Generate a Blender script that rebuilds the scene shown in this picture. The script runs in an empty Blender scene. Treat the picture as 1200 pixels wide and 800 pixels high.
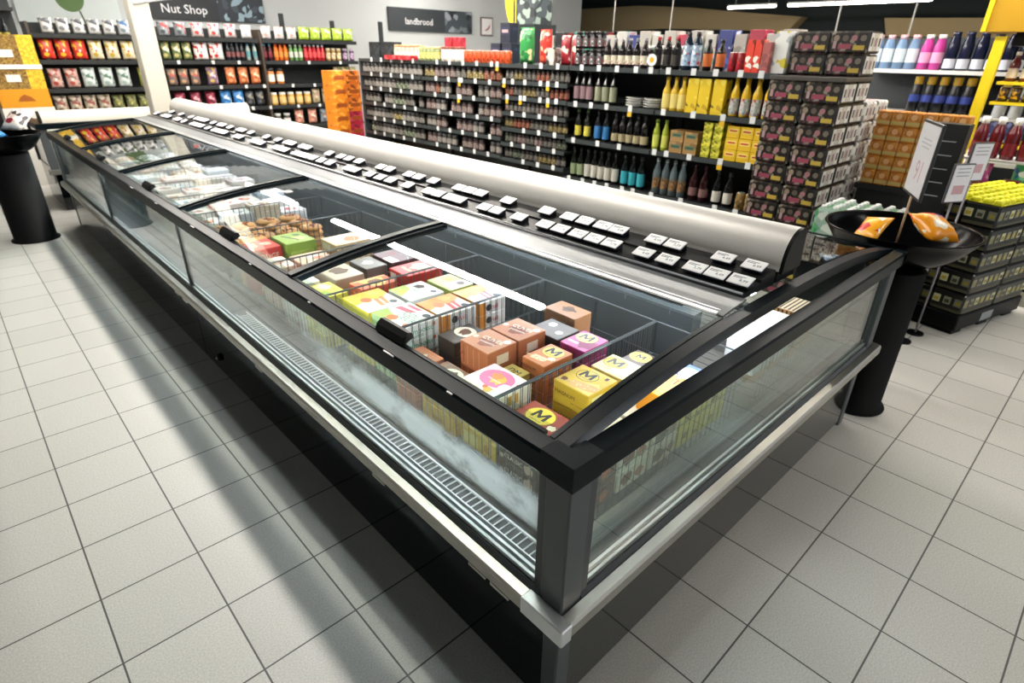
import bpy, bmesh, math, random
from mathutils import Matrix, Vector

random.seed(7)
SC = bpy.context.scene
COL = SC.collection
PI = math.pi

# ------------------------------------------------------------------ materials
def lin(c):
    return c / 12.92 if c <= 0.04045 else ((c + 0.055) / 1.055) ** 2.4

def rgb(h):
    h = h.lstrip('#')
    return tuple(lin(int(h[i:i + 2], 16) / 255) for i in (0, 2, 4)) + (1.0,)

_mats = {}

def mat(h, rough=0.45, metal=0.0, ior=1.45, coat=0.0):
    key = (h, rough, metal, ior, coat)
    if key in _mats:
        return _mats[key]
    m = bpy.data.materials.new('paint_' + h.lstrip('#'))
    m.use_nodes = True
    nt = m.node_tree
    b = nt.nodes['Principled BSDF']
    tc = nt.nodes.new('ShaderNodeTexCoord')
    nz = nt.nodes.new('ShaderNodeTexNoise')
    nz.inputs['Scale'].default_value = 60
    mx = nt.nodes.new('ShaderNodeMix'); mx.data_type = 'RGBA'; mx.blend_type = 'MULTIPLY'
    mx.inputs['Factor'].default_value = 0.10
    mx.inputs[6].default_value = rgb(h)
    nt.links.new(tc.outputs['Object'], nz.inputs['Vector'])
    nt.links.new(nz.outputs['Color'], mx.inputs[7])
    nt.links.new(mx.outputs[2], b.inputs['Base Color'])
    b.inputs['Roughness'].default_value = rough
    b.inputs['Metallic'].default_value = metal
    b.inputs['IOR'].default_value = ior
    b.inputs['Coat Weight'].default_value = coat
    _mats[key] = m
    return m

def printed(base, inks, scale=22.0, rough=0.4, share=0.5):
    """Printed packaging: patches of ink colours over a base colour."""
    key = ('print', base, tuple(inks), scale, rough, share)
    if key in _mats:
        return _mats[key]
    m = bpy.data.materials.new('printed_pack')
    m.use_nodes = True
    nt = m.node_tree
    b = nt.nodes['Principled BSDF']
    tc = nt.nodes.new('ShaderNodeTexCoord')
    vo = nt.nodes.new('ShaderNodeTexVoronoi')
    vo.inputs['Scale'].default_value = scale
    sp = nt.nodes.new('ShaderNodeSeparateColor')
    cr = nt.nodes.new('ShaderNodeValToRGB')
    cr.color_ramp.interpolation = 'CONSTANT'
    e = cr.color_ramp.elements
    e[0].position = 0; e[0].color = rgb(base)
    n = len(inks)
    e[1].position = 1 - share; e[1].color = rgb(inks[0])
    for i in range(1, n):
        x = e.new(1 - share + share * i / n); x.color = rgb(inks[i])
    nt.links.new(tc.outputs['Object'], vo.inputs['Vector'])
    nt.links.new(vo.outputs['Color'], sp.inputs['Color'])
    nt.links.new(sp.outputs['Red'], cr.inputs['Fac'])
    nt.links.new(cr.outputs['Color'], b.inputs['Base Color'])
    b.inputs['Roughness'].default_value = rough
    _mats[key] = m
    return m

def emis(h, s):
    m = bpy.data.materials.new('lamp_light')
    m.use_nodes = True
    nt = m.node_tree
    nt.nodes.remove(nt.nodes['Principled BSDF'])
    e = nt.nodes.new('ShaderNodeEmission')
    e.inputs['Color'].default_value = rgb(h)
    e.inputs['Strength'].default_value = s
    nt.links.new(e.outputs[0], nt.nodes['Material Output'].inputs['Surface'])
    return m

def glass(name, tint='#f4faf7', gain=1.0, ior=1.5, rough=0.0):
    m = bpy.data.materials.new(name)
    m.use_nodes = True
    nt = m.node_tree
    nt.nodes.remove(nt.nodes['Principled BSDF'])
    tr = nt.nodes.new('ShaderNodeBsdfTransparent'); tr.inputs[0].default_value = rgb(tint)
    gl = nt.nodes.new('ShaderNodeBsdfGlossy'); gl.inputs['Roughness'].default_value = rough
    fr = nt.nodes.new('ShaderNodeFresnel'); fr.inputs['IOR'].default_value = ior
    ml = nt.nodes.new('ShaderNodeMath'); ml.operation = 'MULTIPLY'; ml.use_clamp = True
    ml.inputs[1].default_value = gain
    mx = nt.nodes.new('ShaderNodeMixShader')
    # back faces see the outside IOR
    ge = nt.nodes.new('ShaderNodeNewGeometry')
    vm = nt.nodes.new('ShaderNodeMix'); vm.data_type = 'FLOAT'
    vm.inputs[2].default_value = ior; vm.inputs[3].default_value = 1.0 / ior
    nt.links.new(ge.outputs['Backfacing'], vm.inputs[0])
    fr.inputs['IOR'].default_value = ior
    lw = nt.nodes.new('ShaderNodeLayerWeight'); lw.inputs['Blend'].default_value = 0.5
    # Schlick from facing so both sides behave alike
    p = nt.nodes.new('ShaderNodeMath'); p.operation = 'POWER'; p.inputs[1].default_value = 4.2
    nt.links.new(lw.outputs['Facing'], p.inputs[0])
    ad = nt.nodes.new('ShaderNodeMath'); ad.operation = 'MULTIPLY_ADD'
    ad.inputs[1].default_value = 0.92; ad.inputs[2].default_value = 0.030
    nt.links.new(p.outputs[0], ad.inputs[0])
    nt.links.new(ad.outputs[0], ml.inputs[0])
    nt.links.new(ml.outputs[0], mx.inputs[0])
    nt.links.new(tr.outputs[0], mx.inputs[1])
    nt.links.new(gl.outputs[0], mx.inputs[2])
    nt.links.new(mx.outputs[0], nt.nodes['Material Output'].inputs['Surface'])
    return m

def frost_mat():
    """Patchy white condensation on a cold pane."""
    m = bpy.data.materials.new('cold_condensation')
    m.use_nodes = True
    nt = m.node_tree
    b = nt.nodes['Principled BSDF']
    b.inputs['Base Color'].default_value = rgb('#eef5f5')
    b.inputs['Roughness'].default_value = 0.8
    tc = nt.nodes.new('ShaderNodeTexCoord')
    sx = nt.nodes.new('ShaderNodeSeparateXYZ')
    mp = nt.nodes.new('ShaderNodeMapping'); mp.inputs['Scale'].default_value = (1, 3.2, 5.0)
    nz = nt.nodes.new('ShaderNodeTexNoise'); nz.inputs['Scale'].default_value = 1.4
    nz.inputs['Detail'].default_value = 5; nz.inputs['Roughness'].default_value = 0.62
    nt.links.new(tc.outputs['Object'], mp.inputs['Vector'])
    nt.links.new(mp.outputs['Vector'], nz.inputs['Vector'])
    nt.links.new(tc.outputs['Object'], sx.inputs['Vector'])
    # breath of frost: a soft band that fades out towards its upper and lower edge
    z0 = nt.nodes.new('ShaderNodeMapRange'); z0.interpolation_type = 'SMOOTHSTEP'
    z0.inputs['From Min'].default_value = 0.474; z0.inputs['From Max'].default_value = 0.51
    z1 = nt.nodes.new('ShaderNodeMapRange'); z1.interpolation_type = 'SMOOTHSTEP'
    z1.inputs['From Min'].default_value = 0.625; z1.inputs['From Max'].default_value = 0.545
    y1 = nt.nodes.new('ShaderNodeMapRange'); y1.interpolation_type = 'SMOOTHSTEP'
    y1.inputs['From Min'].default_value = 1.75; y1.inputs['From Max'].default_value = 0.9
    y0 = nt.nodes.new('ShaderNodeMapRange'); y0.interpolation_type = 'SMOOTHSTEP'
    y0.inputs['From Min'].default_value = 0.12; y0.inputs['From Max'].default_value = 0.22
    nt.links.new(sx.outputs['Z'], z0.inputs['Value']); nt.links.new(sx.outputs['Z'], z1.inputs['Value'])
    nt.links.new(sx.outputs['Y'], y1.inputs['Value']); nt.links.new(sx.outputs['Y'], y0.inputs['Value'])
    nr = nt.nodes.new('ShaderNodeMapRange'); nr.interpolation_type = 'SMOOTHSTEP'
    nr.inputs['From Min'].default_value = 0.24; nr.inputs['From Max'].default_value = 0.50
    nt.links.new(nz.outputs['Fac'], nr.inputs['Value'])
    prev = nr.outputs[0]
    for n in (z0, z1, y1, y0):
        mu = nt.nodes.new('ShaderNodeMath'); mu.operation = 'MULTIPLY'
        nt.links.new(prev, mu.inputs[0]); nt.links.new(n.outputs[0], mu.inputs[1])
        prev = mu.outputs[0]
    mu = nt.nodes.new('ShaderNodeMath'); mu.operation = 'MULTIPLY'; mu.inputs[1].default_value = 0.97
    nt.links.new(prev, mu.inputs[0])
    nt.links.new(mu.outputs[0], b.inputs['Alpha'])
    return m

def floor_mat():
    m = bpy.data.materials.new('floor_tiles')
    m.use_nodes = True
    nt = m.node_tree
    b = nt.nodes['Principled BSDF']
    tc = nt.nodes.new('ShaderNodeTexCoord')
    mp = nt.nodes.new('ShaderNodeMapping')
    mp.inputs['Location'].default_value = (-0.0694 / 0.3, -0.0647 / 0.3, 0)
    mp.inputs['Scale'].default_value = (1 / 0.3, 1 / 0.3, 1)
    sx = nt.nodes.new('ShaderNodeSeparateXYZ')
    nt.links.new(tc.outputs['Object'], mp.inputs['Vector'])
    nt.links.new(mp.outputs['Vector'], sx.inputs['Vector'])
    ms = []
    for ax in 'XY':
        fr = nt.nodes.new('ShaderNodeMath'); fr.operation = 'FRACT'
        nt.links.new(sx.outputs[ax], fr.inputs[0])
        pp = nt.nodes.new('ShaderNodeMath'); pp.operation = 'PINGPONG'; pp.inputs[1].default_value = 0.5
        nt.links.new(fr.outputs[0], pp.inputs[0])
        ms.append(pp)
    mn = nt.nodes.new('ShaderNodeMath'); mn.operation = 'MINIMUM'
    nt.links.new(ms[0].outputs[0], mn.inputs[0]); nt.links.new(ms[1].outputs[0], mn.inputs[1])
    gr = nt.nodes.new('ShaderNodeMapRange')
    gr.inputs['From Min'].default_value = 0.006; gr.inputs['From Max'].default_value = 0.012
    nt.links.new(mn.outputs[0], gr.inputs['Value'])
    # per-tile tone
    wn = nt.nodes.new('ShaderNodeTexWhiteNoise'); wn.noise_dimensions = '2D'
    fl = nt.nodes.new('ShaderNodeVectorMath'); fl.operation = 'FLOOR'
    nt.links.new(mp.outputs['Vector'], fl.inputs[0]); nt.links.new(fl.outputs[0], wn.inputs['Vector'])
    nz = nt.nodes.new('ShaderNodeTexNoise'); nz.inputs['Scale'].default_value = 190
    nz.inputs['Detail'].default_value = 3
    nt.links.new(tc.outputs['Object'], nz.inputs['Vector'])
    sp = nt.nodes.new('ShaderNodeMapRange')
    sp.inputs['From Min'].default_value = 0.3; sp.inputs['From Max'].default_value = 0.7
    sp.inputs['To Min'].default_value = 0.80; sp.inputs['To Max'].default_value = 1.12
    nt.links.new(nz.outputs['Fac'], sp.inputs['Value'])
    wt = nt.nodes.new('ShaderNodeMapRange'); wt.inputs['To Min'].default_value = 0.95; wt.inputs['To Max'].default_value = 1.04
    nt.links.new(wn.outputs['Value'], wt.inputs['Value'])
    mu = nt.nodes.new('ShaderNodeMath'); mu.operation = 'MULTIPLY'
    nt.links.new(sp.outputs[0], mu.inputs[0]); nt.links.new(wt.outputs[0], mu.inputs[1])
    sc = nt.nodes.new('ShaderNodeVectorMath'); sc.operation = 'SCALE'
    sc.inputs[0].default_value = rgb('#bdbcb6')[:3]
    nt.links.new(mu.outputs[0], sc.inputs['Scale'])
    mx = nt.nodes.new('ShaderNodeMix'); mx.data_type = 'RGBA'
    mx.inputs[6].default_value = rgb('#4a4a48')
    nt.links.new(gr.outputs[0], mx.inputs[0]); nt.links.new(sc.outputs[0], mx.inputs[7])
    nt.links.new(mx.outputs[2], b.inputs['Base Color'])
    b.inputs['Roughness'].default_value = 0.42
    b.inputs['Specular IOR Level'].default_value = 0.35
    bp = nt.nodes.new('ShaderNodeBump'); bp.inputs['Strength'].default_value = 0.25; bp.inputs['Distance'].default_value = 0.002
    nt.links.new(gr.outputs[0], bp.inputs['Height'])
    nt.links.new(bp.outputs[0], b.inputs['Normal'])
    return m

def steel_mat(h, rough=0.32, metal=0.85, streak=(1, 60, 60)):
    m = bpy.data.materials.new('brushed_steel')
    m.use_nodes = True
    nt = m.node_tree
    b = nt.nodes['Principled BSDF']
    b.inputs['Base Color'].default_value = rgb(h)
    b.inputs['Metallic'].default_value = metal
    tc = nt.nodes.new('ShaderNodeTexCoord')
    mp = nt.nodes.new('ShaderNodeMapping'); mp.inputs['Scale'].default_value = streak
    nz = nt.nodes.new('ShaderNodeTexNoise'); nz.inputs['Scale'].default_value = 3
    mr = nt.nodes.new('ShaderNodeMapRange')
    mr.inputs['To Min'].default_value = rough - 0.08; mr.inputs['To Max'].default_value = rough + 0.1
    nt.links.new(tc.outputs['Object'], mp.inputs['Vector']); nt.links.new(mp.outputs['Vector'], nz.inputs['Vector'])
    nt.links.new(nz.outputs['Fac'], mr.inputs['Value']); nt.links.new(mr.outputs[0], b.inputs['Roughness'])
    return m

BLACK = mat('#0a0c0d', 0.4, 0, 1.22)
RAIL = mat('#0b1418', 0.34, 0, 1.17)
GLOSS = mat('#04090a', 0.04, 0, 1.55)
GLOSSN = mat('#04090a', 0.04, 0, 1.36)
ENDGLOSS = mat('#30322f', 0.07, 0.35, 1.9)
DARKGREY = mat('#3c4042', 0.4)
CHAR = mat('#4b4f51', 0.38)
LINER = mat('#5d6467', 0.45)
STEEL = steel_mat('#aaa79e', 0.34)
HOODM = steel_mat('#c2c0bb', 0.5, 0.3)
ALU = mat('#eef0f0', 0.28, 0.7)
SATIN = steel_mat('#6f7274', 0.36, 0.4, (0.3, 0.15, 0.3))
LED = emis('#f4f8ff', 30.0)
WIRE = mat('#5b5f62', 0.4, 0.5)
WIREW = mat('#e6e9ea', 0.4)
WHITE = mat('#f0f0ee', 0.5)
GLASSM = glass('clear_glass', '#f9fdfb')
LIDG = glass('lid_glass', '#fafdfc')
INNERG = glass('inner_glass', '#f3faf8')
SHELFM = mat('#1b1f20', 0.5)
TRAYM = mat('#121416', 0.3, 0, 1.35)

# ------------------------------------------------------------------ mesh builder
class MB:
    def __init__(s):
        s.v = []; s.f = []; s.mi = []; s.mats = []; s.sm = []
    def m(s, mt):
        if mt not in s.mats:
            s.mats.append(mt)
        return s.mats.index(mt)
    def add(s, vs, fs, mt, smooth=False, M=None):
        b = len(s.v); k = s.m(mt)
        s.v += [tuple(M @ Vector(p)) if M else tuple(p) for p in vs]
        for f in fs:
            s.f.append(tuple(b + i for i in f)); s.mi.append(k); s.sm.append(smooth)
        return s
    def box(s, x0, x1, y0, y1, z0, z1, mt, M=None):
        vs = [(x, y, z) for z in (z0, z1) for y in (y0, y1) for x in (x0, x1)]
        return s.add(vs, [(0, 2, 3, 1), (4, 5, 7, 6), (0, 1, 5, 4), (2, 6, 7, 3), (0, 4, 6, 2), (1, 3, 7, 5)], mt, False, M)
    def cbox(s, x0, x1, y0, y1, z0, z1, c, mt, M=None):
        """box with chamfered edges"""
        X = (x0, x1); Y = (y0, y1); Z = (z0, z1)
        vs = []; idx = {}
        for i in (0, 1):
            for j in (0, 1):
                for k in (0, 1):
                    sx, sy, sz = (1, -1)[i], (1, -1)[j], (1, -1)[k]
                    for a in range(3):
                        p = [X[i] + c * sx, Y[j] + c * sy, Z[k] + c * sz]
                        p[a] = (X[i], Y[j], Z[k])[a]
                        idx[i, j, k, a] = len(vs); vs.append(tuple(p))
        fs = []
        for a in range(3):
            o = [q for q in range(3) if q != a]
            for e in (0, 1):
                q = []
                for u, w in ((0, 0), (1, 0), (1, 1), (0, 1)):
                    t = [0, 0, 0]; t[a] = e; t[o[0]] = u; t[o[1]] = w
                    q.append(idx[t[0], t[1], t[2], a])
                fl = (e == 0) ^ (a == 1)
                fs.append(tuple(reversed(q)) if fl else tuple(q))
        for a in range(3):
            o = [q for q in range(3) if q != a]
            for u in (0, 1):
                for w in (0, 1):
                    t0 = [0, 0, 0]; t0[o[0]] = u; t0[o[1]] = w
                    t1 = list(t0); t1[a] = 1
                    fs.append((idx[(*t0, o[0])], idx[(*t1, o[0])], idx[(*t1, o[1])], idx[(*t0, o[1])]))
        for i in (0, 1):
            for j in (0, 1):
                for k in (0, 1):
                    fs.append((idx[i, j, k, 0], idx[i, j, k, 1], idx[i, j, k, 2]))
        return s.add(vs, fs, mt, False, M)
    def prism(s, pts, axis, a, b, mt, smooth=False, cap=True):
        """extrude a 2D outline along an axis; axis x: pts=(y,z); y: (x,z); z: (x,y)"""
        def P(p, t):
            return {'x': (t, p[0], p[1]), 'y': (p[0], t, p[1]), 'z': (p[0], p[1], t)}[axis]
        n = len(pts)
        vs = [P(p, a) for p in pts] + [P(p, b) for p in pts]
        s.add(vs, [(i, (i + 1) % n, n + (i + 1) % n, n + i) for i in range(n)], mt, smooth)
        if cap:
            s.add(vs, [tuple(range(n)), tuple(range(2 * n - 1, n - 1, -1))], mt)
        return s
    def sheet(s, pts, axis, a, b, th, mt, smooth=True, n=1):
        """a bent sheet of thickness th following an open profile"""
        off = []
        for i, p in enumerate(pts):
            q0 = pts[max(0, i - 1)]; q1 = pts[min(len(pts) - 1, i + 1)]
            d = Vector((q1[0] - q0[0], q1[1] - q0[1])).normalized()
            off.append((p[0] + d.y * th, p[1] - d.x * th))
        return s.prism(list(pts) + off[::-1], axis, a, b, mt, False)
    def lathe(s, prof, mt, seg=16, M=None, close=True):
        vs = []; fs = []
        for r, z in prof:
            for k in range(seg):
                t = 2 * PI * k / seg
                vs.append((r * math.cos(t), r * math.sin(t), z))
        for i in range(len(prof) - 1):
            for k in range(seg):
                k2 = (k + 1) % seg
                fs.append((i * seg + k, i * seg + k2, (i + 1) * seg + k2, (i + 1) * seg + k))
        s.add(vs, fs, mt, True, M)
        if close:
            e = (len(prof) - 1) * seg
            s.add(vs, [tuple(range(seg - 1, -1, -1)), tuple(range(e, e + seg))], mt, False, M)
        return s
    def rod(s, p, q, r, mt, seg=5, cap=True):
        p = Vector(p); q = Vector(q); d = (q - p)
        if d.length < 1e-6:
            return s
        d.normalize()
        u = d.orthogonal().normalized(); w = d.cross(u)
        vs = []
        for c in (p, q):
            for k in range(seg):
                t = 2 * PI * k / seg
                vs.append(tuple(c + u * (r * math.cos(t)) + w * (r * math.sin(t))))
        fs = [(k, (k + 1) % seg, seg + (k + 1) % seg, seg + k) for k in range(seg)]
        s.add(vs, fs, mt, True)
        if cap:
            s.add(vs, [tuple(range(seg - 1, -1, -1)), tuple(range(seg, 2 * seg))], mt)
        return s
    def path(s, pts, r, mt, seg=6):
        for a, b in zip(pts, pts[1:]):
            s.rod(a, b, r, mt, seg)
        return s
    def text(s, t, size, mt, M, align='CENTER'):
        vs, fs = text_geo(t)
        w = max(v[0] for v in vs) if vs else 0
        dx = -w / 2 if align == 'CENTER' else 0
        return s.add([((v[0] + dx) * size, (v[1] - 0.35) * size, 0) for v in vs], fs, mt, False, M)
    def build(s, name, parent=None, loc=None, rotz=0):
        me = bpy.data.meshes.new(name)
        me.from_pydata(s.v, [], s.f)
        for mt in s.mats:
            me.materials.append(mt)
        me.polygons.foreach_set('material_index', s.mi)
        me.polygons.foreach_set('use_smooth', s.sm)
        me.update()
        bm = bmesh.new(); bm.from_mesh(me)
        bmesh.ops.remove_doubles(bm, verts=bm.verts, dist=1e-6)
        bmesh.ops.recalc_face_normals(bm, faces=bm.faces)
        bm.to_mesh(me); bm.free()
        o = bpy.data.objects.new(name, me)
        COL.objects.link(o)
        if parent:
            o.parent = parent
        if loc:
            o.location = loc
        o.rotation_euler = (0, 0, rotz)
        return o

_txt = {}

MPTS = [(0, 0), (0.2, 0), (0.24, 0.58), (0.47, 0.12), (0.58, 0.12), (0.82, 0.58), (0.84, 0), (1.06, 0), (1.0, 1), (0.82, 1), (0.53, 0.42), (0.26, 1), (0.08, 1)]

def text_geo(t):
    if t == 'M':
        return [(p[0] * 0.85, p[1] * 0.7, 0) for p in MPTS], [tuple(range(len(MPTS)))]
    if t in _txt:
        return _txt[t]
    cu = bpy.data.curves.new('lettering', 'FONT')
    cu.body = t; cu.size = 1.0; cu.resolution_u = 2; cu.offset = 0.0
    o = bpy.data.objects.new('lettering', cu)
    COL.objects.link(o)
    dg = bpy.context.evaluated_depsgraph_get()
    me = bpy.data.meshes.new_from_object(o.evaluated_get(dg))
    vs = [tuple(v.co) for v in me.vertices]; fs = [tuple(p.vertices) for p in me.polygons]
    bpy.data.objects.remove(o); bpy.data.curves.remove(cu); bpy.data.meshes.remove(me)
    _txt[t] = (vs, fs)
    return _txt[t]

def tag(o, label=None, cat=None, group=None, kind=None):
    if label: o['label'] = label
    if cat: o['category'] = cat
    if group: o['group'] = group
    if kind: o['kind'] = kind
    return o

def empty(name, label, cat, loc=(0, 0, 0), rotz=0, group=None):
    o = bpy.data.objects.new(name, None)
    o.empty_display_size = 0.05
    COL.objects.link(o)
    o.location = loc; o.rotation_euler = (0, 0, rotz)
    return tag(o, label, cat, group)

def struct(mb, name):
    return tag(mb.build(name), kind='structure')

def copy_thing(root):
    r = root.copy(); COL.objects.link(r)
    for ch in root.children:
        c = ch.copy(); COL.objects.link(c); c.parent = r
        for g in ch.children:
            d = g.copy(); COL.objects.link(d); d.parent = c
    return r

_proto = {}

def place(key, make, loc, rotz, label, cat, group=None):
    """first call moves the made thing itself, later calls copy it with its parts"""
    if key not in _proto:
        r = make(); _proto[key] = r
    else:
        r = copy_thing(_proto[key])
        for k in ('label', 'category', 'group'):
            if k in r: del r[k]
    r.location = loc; r.rotation_euler = (0, 0, rotz)
    return tag(r, label, cat, group)

# ------------------------------------------------------------------ camera
cam = bpy.data.cameras.new('camera')
cam.sensor_width = 36.0
cam.lens = 673.67 * 36.0 / 1200.0
cam.clip_start = 0.02
cam.dof.use_dof = True
cam.dof.focus_distance = 1.6
cam.dof.aperture_fstop = 4.0
co = bpy.data.objects.new('camera', cam)
COL.objects.link(co)
R = ((0.7297, -0.6836, 0.0160), (-0.2968, -0.3381, -0.8931), (0.6159, 0.6469, -0.4496))
rt, dn, fw = (Vector(r).normalized() for r in R)
fw = rt.cross(dn).normalized(); dn = fw.cross(rt).normalized()
Mc = Matrix((( rt.x, -dn.x, -fw.x, -0.756), (rt.y, -dn.y, -fw.y, -0.606), (rt.z, -dn.z, -fw.z, 1.640), (0, 0, 0, 1)))
co.matrix_world = Mc
SC.camera = co

# ------------------------------------------------------------------ room
fl = MB().box(-7, 19, -6, 17, -0.1, 0.0, floor_mat())
struct(fl, 'floor')
CEILM = mat('#3b4141', 0.8)
struct(MB().box(-7, 19, -6, 17, 3.45, 3.55, CEILM), 'ceiling')
WALLM = mat('#c3c7c7', 0.75)
struct(MB().box(-7, 13.2, 11.5, 11.6, 0, 3.45, WALLM), 'wall_back')
struct(MB().box(13.2, 19, 16.5, 16.6, 0, 3.45, mat('#232b2c', 0.8)), 'wall_back_recess')
struct(MB().box(18.4, 18.5, -6, 16.6, 0, 3.45, mat('#1f2829', 0.8)), 'wall_right')
struct(MB().box(-7.1, -7, -6, 11.6, 0, 3.45, WALLM), 'wall_left')
# curved beige bulkhead in front of the dark right wall
BEI = mat('#a8936c', 0.7)
pts = [(7.75, 2.24), (9, 2.34), (12, 2.42), (16.4, 2.3), (16.4, 3.1), (14.9, 3.1), (13, 3.12), (11, 3.0), (9, 2.8), (7.4, 2.66)]
struct(MB().prism(pts, 'x', 17.9, 18.35, BEI), 'trim_bulkhead')
struct(MB().prism([(1.6, 2.1), (5.1, 2.16), (5.25, 2.58), (1.6, 2.5)], 'x', 17.9, 18.35, BEI), 'trim_bulkhead_right')
# white pillar at the far end of the freezer
struct(MB().cbox(0.98, 1.17, 6.86, 7.05, 0, 3.45, 0.008, mat('#c9c4b6', 0.6)), 'column_pillar')

# ------------------------------------------------------------------ lamps
TUBE = emis('#fff8ee', 34.0)
TUBEW = emis('#fff3e0', 12.0)
def lamp(x, y0, y1, z, n, mt=TUBE):
    ym = (y0 + y1) / 2
    t = empty('ceiling_light', f'long white tube light hanging along row {n} over the shop floor', 'light', (x, ym, z), 0, 'tube lights under the ceiling')
    h = (y1 - y0) / 2
    mb = MB(); mb.prism([(-0.062, 0.031), (-0.045, 0.07), (0.045, 0.07), (0.062, 0.031)], 'y', -h, h, WHITE)
    mb.build('housing', t)
    mb = MB(); mb.prism([(0.055 * math.cos(a), 0.030 + 0.045 * math.sin(a)) for a in [PI + i * PI / 6 for i in range(7)]], 'y', -h + 0.01, h - 0.01, mt, True)
    mb.build('tube', t)
    mb = MB()
    for yy in (-h * 0.7, h * 0.7):
        mb.rod((0, yy, 0.07), (0, yy, 3.45 - z), 0.004, WHITE)
    mb.build('suspension_wire', t)
    return t
ROWS = {0: 0.77, 1: 2.74, 2: 4.71}
def lamp_row(x, ys, n):
    for y0, y1 in ys:
        lamp(x, y0, y1, 3.0, n)
lamp_row(0.77, [(0.95, 2.95), (3.0, 5.0), (5.05, 7.05), (7.1, 9.1)], 'one')
lamp_row(2.74, [(3.0, 5.1), (5.15, 7.3), (8.6, 10.6)], 'two')
lamp_row(4.71, [(-1.0, 0.9), (0.95, 2.95), (3.0, 5.0), (5.05, 7.05), (7.1, 9.1)], 'three')
lamp_row(7.5, [(3, 5), (6, 8), (9, 10.9)], 'five')
lamp(14.5, 3.4, 6.3, 2.7, 'six', TUBEW)
lamp(14.5, 6.6, 7.8, 2.7, 'six', TUBEW)
lamp_row(2.74, [(-3.6, -1.8)], 'two')  # extra unseen tube behind the camera, added to brighten the right floor

# ------------------------------------------------------------------ freezer
L = 6.60; W = 2.12; XC = 1.06
def zc(x):
    return 0.895 + 0.085 * (1 - abs((x - XC) / XC) ** 2.6)

FZ = empty('island_freezer', 'long glass sided island freezer with curved sliding lids on tiled floor', 'freezer')

# black glossy kick panels
for a, b in ((0.0, 2.795), (2.805, 5.1), (5.11, L)):
    mb = MB().box(0, 0.03, a + (0.05 if a == 0 else 0), b, 0.012, 0.40, GLOSSN if a == 0 else GLOSS)
    tag(mb.build('kick_panel', FZ), 'black glossy kick panel')
mb = MB().box(0.05, W - 0.04, 0.0, 0.03, 0.03, 0.40, ENDGLOSS)
tag(mb.build('end_panel', FZ), 'mirror-like dark end panel')
mb = MB().box(W - 0.03, W, 0.05, L, 0.012, 0.40, GLOSS).box(0.05, W - 0.05, L - 0.03, L, 0.012, 0.40, GLOSS)
mb.build('back_panel', FZ)
mb = MB().box(0.05, W - 0.06, 0.03, L - 0.03, 0.0, 0.09, BLACK)
mb.build('plinth', FZ)
mb = MB().lathe([(0.022, 0), (0.022, 0.012), (0.014, 0.016), (0.006, 0.017)], BLACK, 14, Matrix.Translation((0.0, 2.53, 0.105)) @ Matrix.Rotation(-PI / 2, 4, 'Y'))
mb.lathe([(0.006, 0.017), (0.006, 0.022)], STEEL, 8, Matrix.Translation((0.0, 2.53, 0.105)) @ Matrix.Rotation(-PI / 2, 4, 'Y'))
mb.build('drain_knob', FZ)
# corner posts, lower and upper
for (sx, sy) in ((0, 0), (1, 0), (0, 1), (1, 1)):
    x0 = -0.004 if sx == 0 else W - 0.05
    y0 = -0.004 if sy == 0 else L - 0.05
    mb = MB().cbox(x0, x0 + 0.054, y0, y0 + 0.054, 0.0, 0.40, 0.004, CHAR)
    mb.build('lower_post', FZ)
    xo = -0.018 if sx == 0 else W - 0.055
    yo = -0.018 if sy == 0 else L - 0.055
    mb = MB().cbox(xo, xo + 0.073, yo, yo + 0.073, 0.40, 0.842, 0.004, CHAR)
    # mullion wings either side of the post
    mb.build('corner_post', FZ)
    if sy == 0 and sx == 0:
        MB().box(-0.013, 0.012, 0.0555, 0.078, 0.45, 0.842, DARKGREY).build('post_trim', FZ)
        MB().box(0.0555, 0.08, -0.013, 0.012, 0.45, 0.842, DARKGREY).build('post_trim', FZ)
# dark lower profile under the glass
mb = MB().prism([(-0.02, 0.40), (-0.02, 0.44), (-0.012, 0.455), (0.02, 0.455), (0.02, 0.40)], 'y', 0.055, L - 0.055, DARKGREY)
mb.build('front_sill', FZ)
mb = MB().prism([(-0.02, 0.40), (-0.02, 0.44), (-0.012, 0.455), (0.02, 0.455), (0.02, 0.40)], 'x', 0.055, W - 0.055, DARKGREY)
mb.build('end_sill', FZ)
mb = MB().box(W - 0.02, W + 0.02, 0.055, L - 0.055, 0.40, 0.455, DARKGREY).box(0.055, W - 0.055, L - 0.02, L + 0.015, 0.40, 0.455, DARKGREY)
mb.build('back_sill', FZ)
# stainless bumper rail all round
prof = [(-0.022, 0.440), (-0.047, 0.436), (-0.053, 0.428), (-0.053, 0.396), (-0.047, 0.392), (-0.02, 0.392)]
mb = MB().prism(prof, 'y', -0.053, L, STEEL)
for yy in (0.13, 0.22, 0.72, 2.72, 2.86, 1.7, 4.4, 5.1):
    mb.box(-0.0535, -0.03, yy, yy + 0.07, 0.383, 0.393, STEEL)
tag(mb.build('bumper_rail', FZ), 'brushed steel bumper rail')
mb = MB().prism(prof, 'x', -0.053, W + 0.05, STEEL)
tag(mb.build('bumper_rail', FZ), 'brushed steel bumper rail')
mb = MB().box(W + 0.02, W + 0.05, -0.02, L, 0.392, 0.44, STEEL)
mb.build('bumper_rail', FZ)
mb = MB()
mb.cbox(-0.056, -0.018, -0.056, 0.085, 0.389, 0.4425, 0.003, ALU)
tag(mb.build('bumper_corner', FZ), 'bright steel bumper corner cap')
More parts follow.
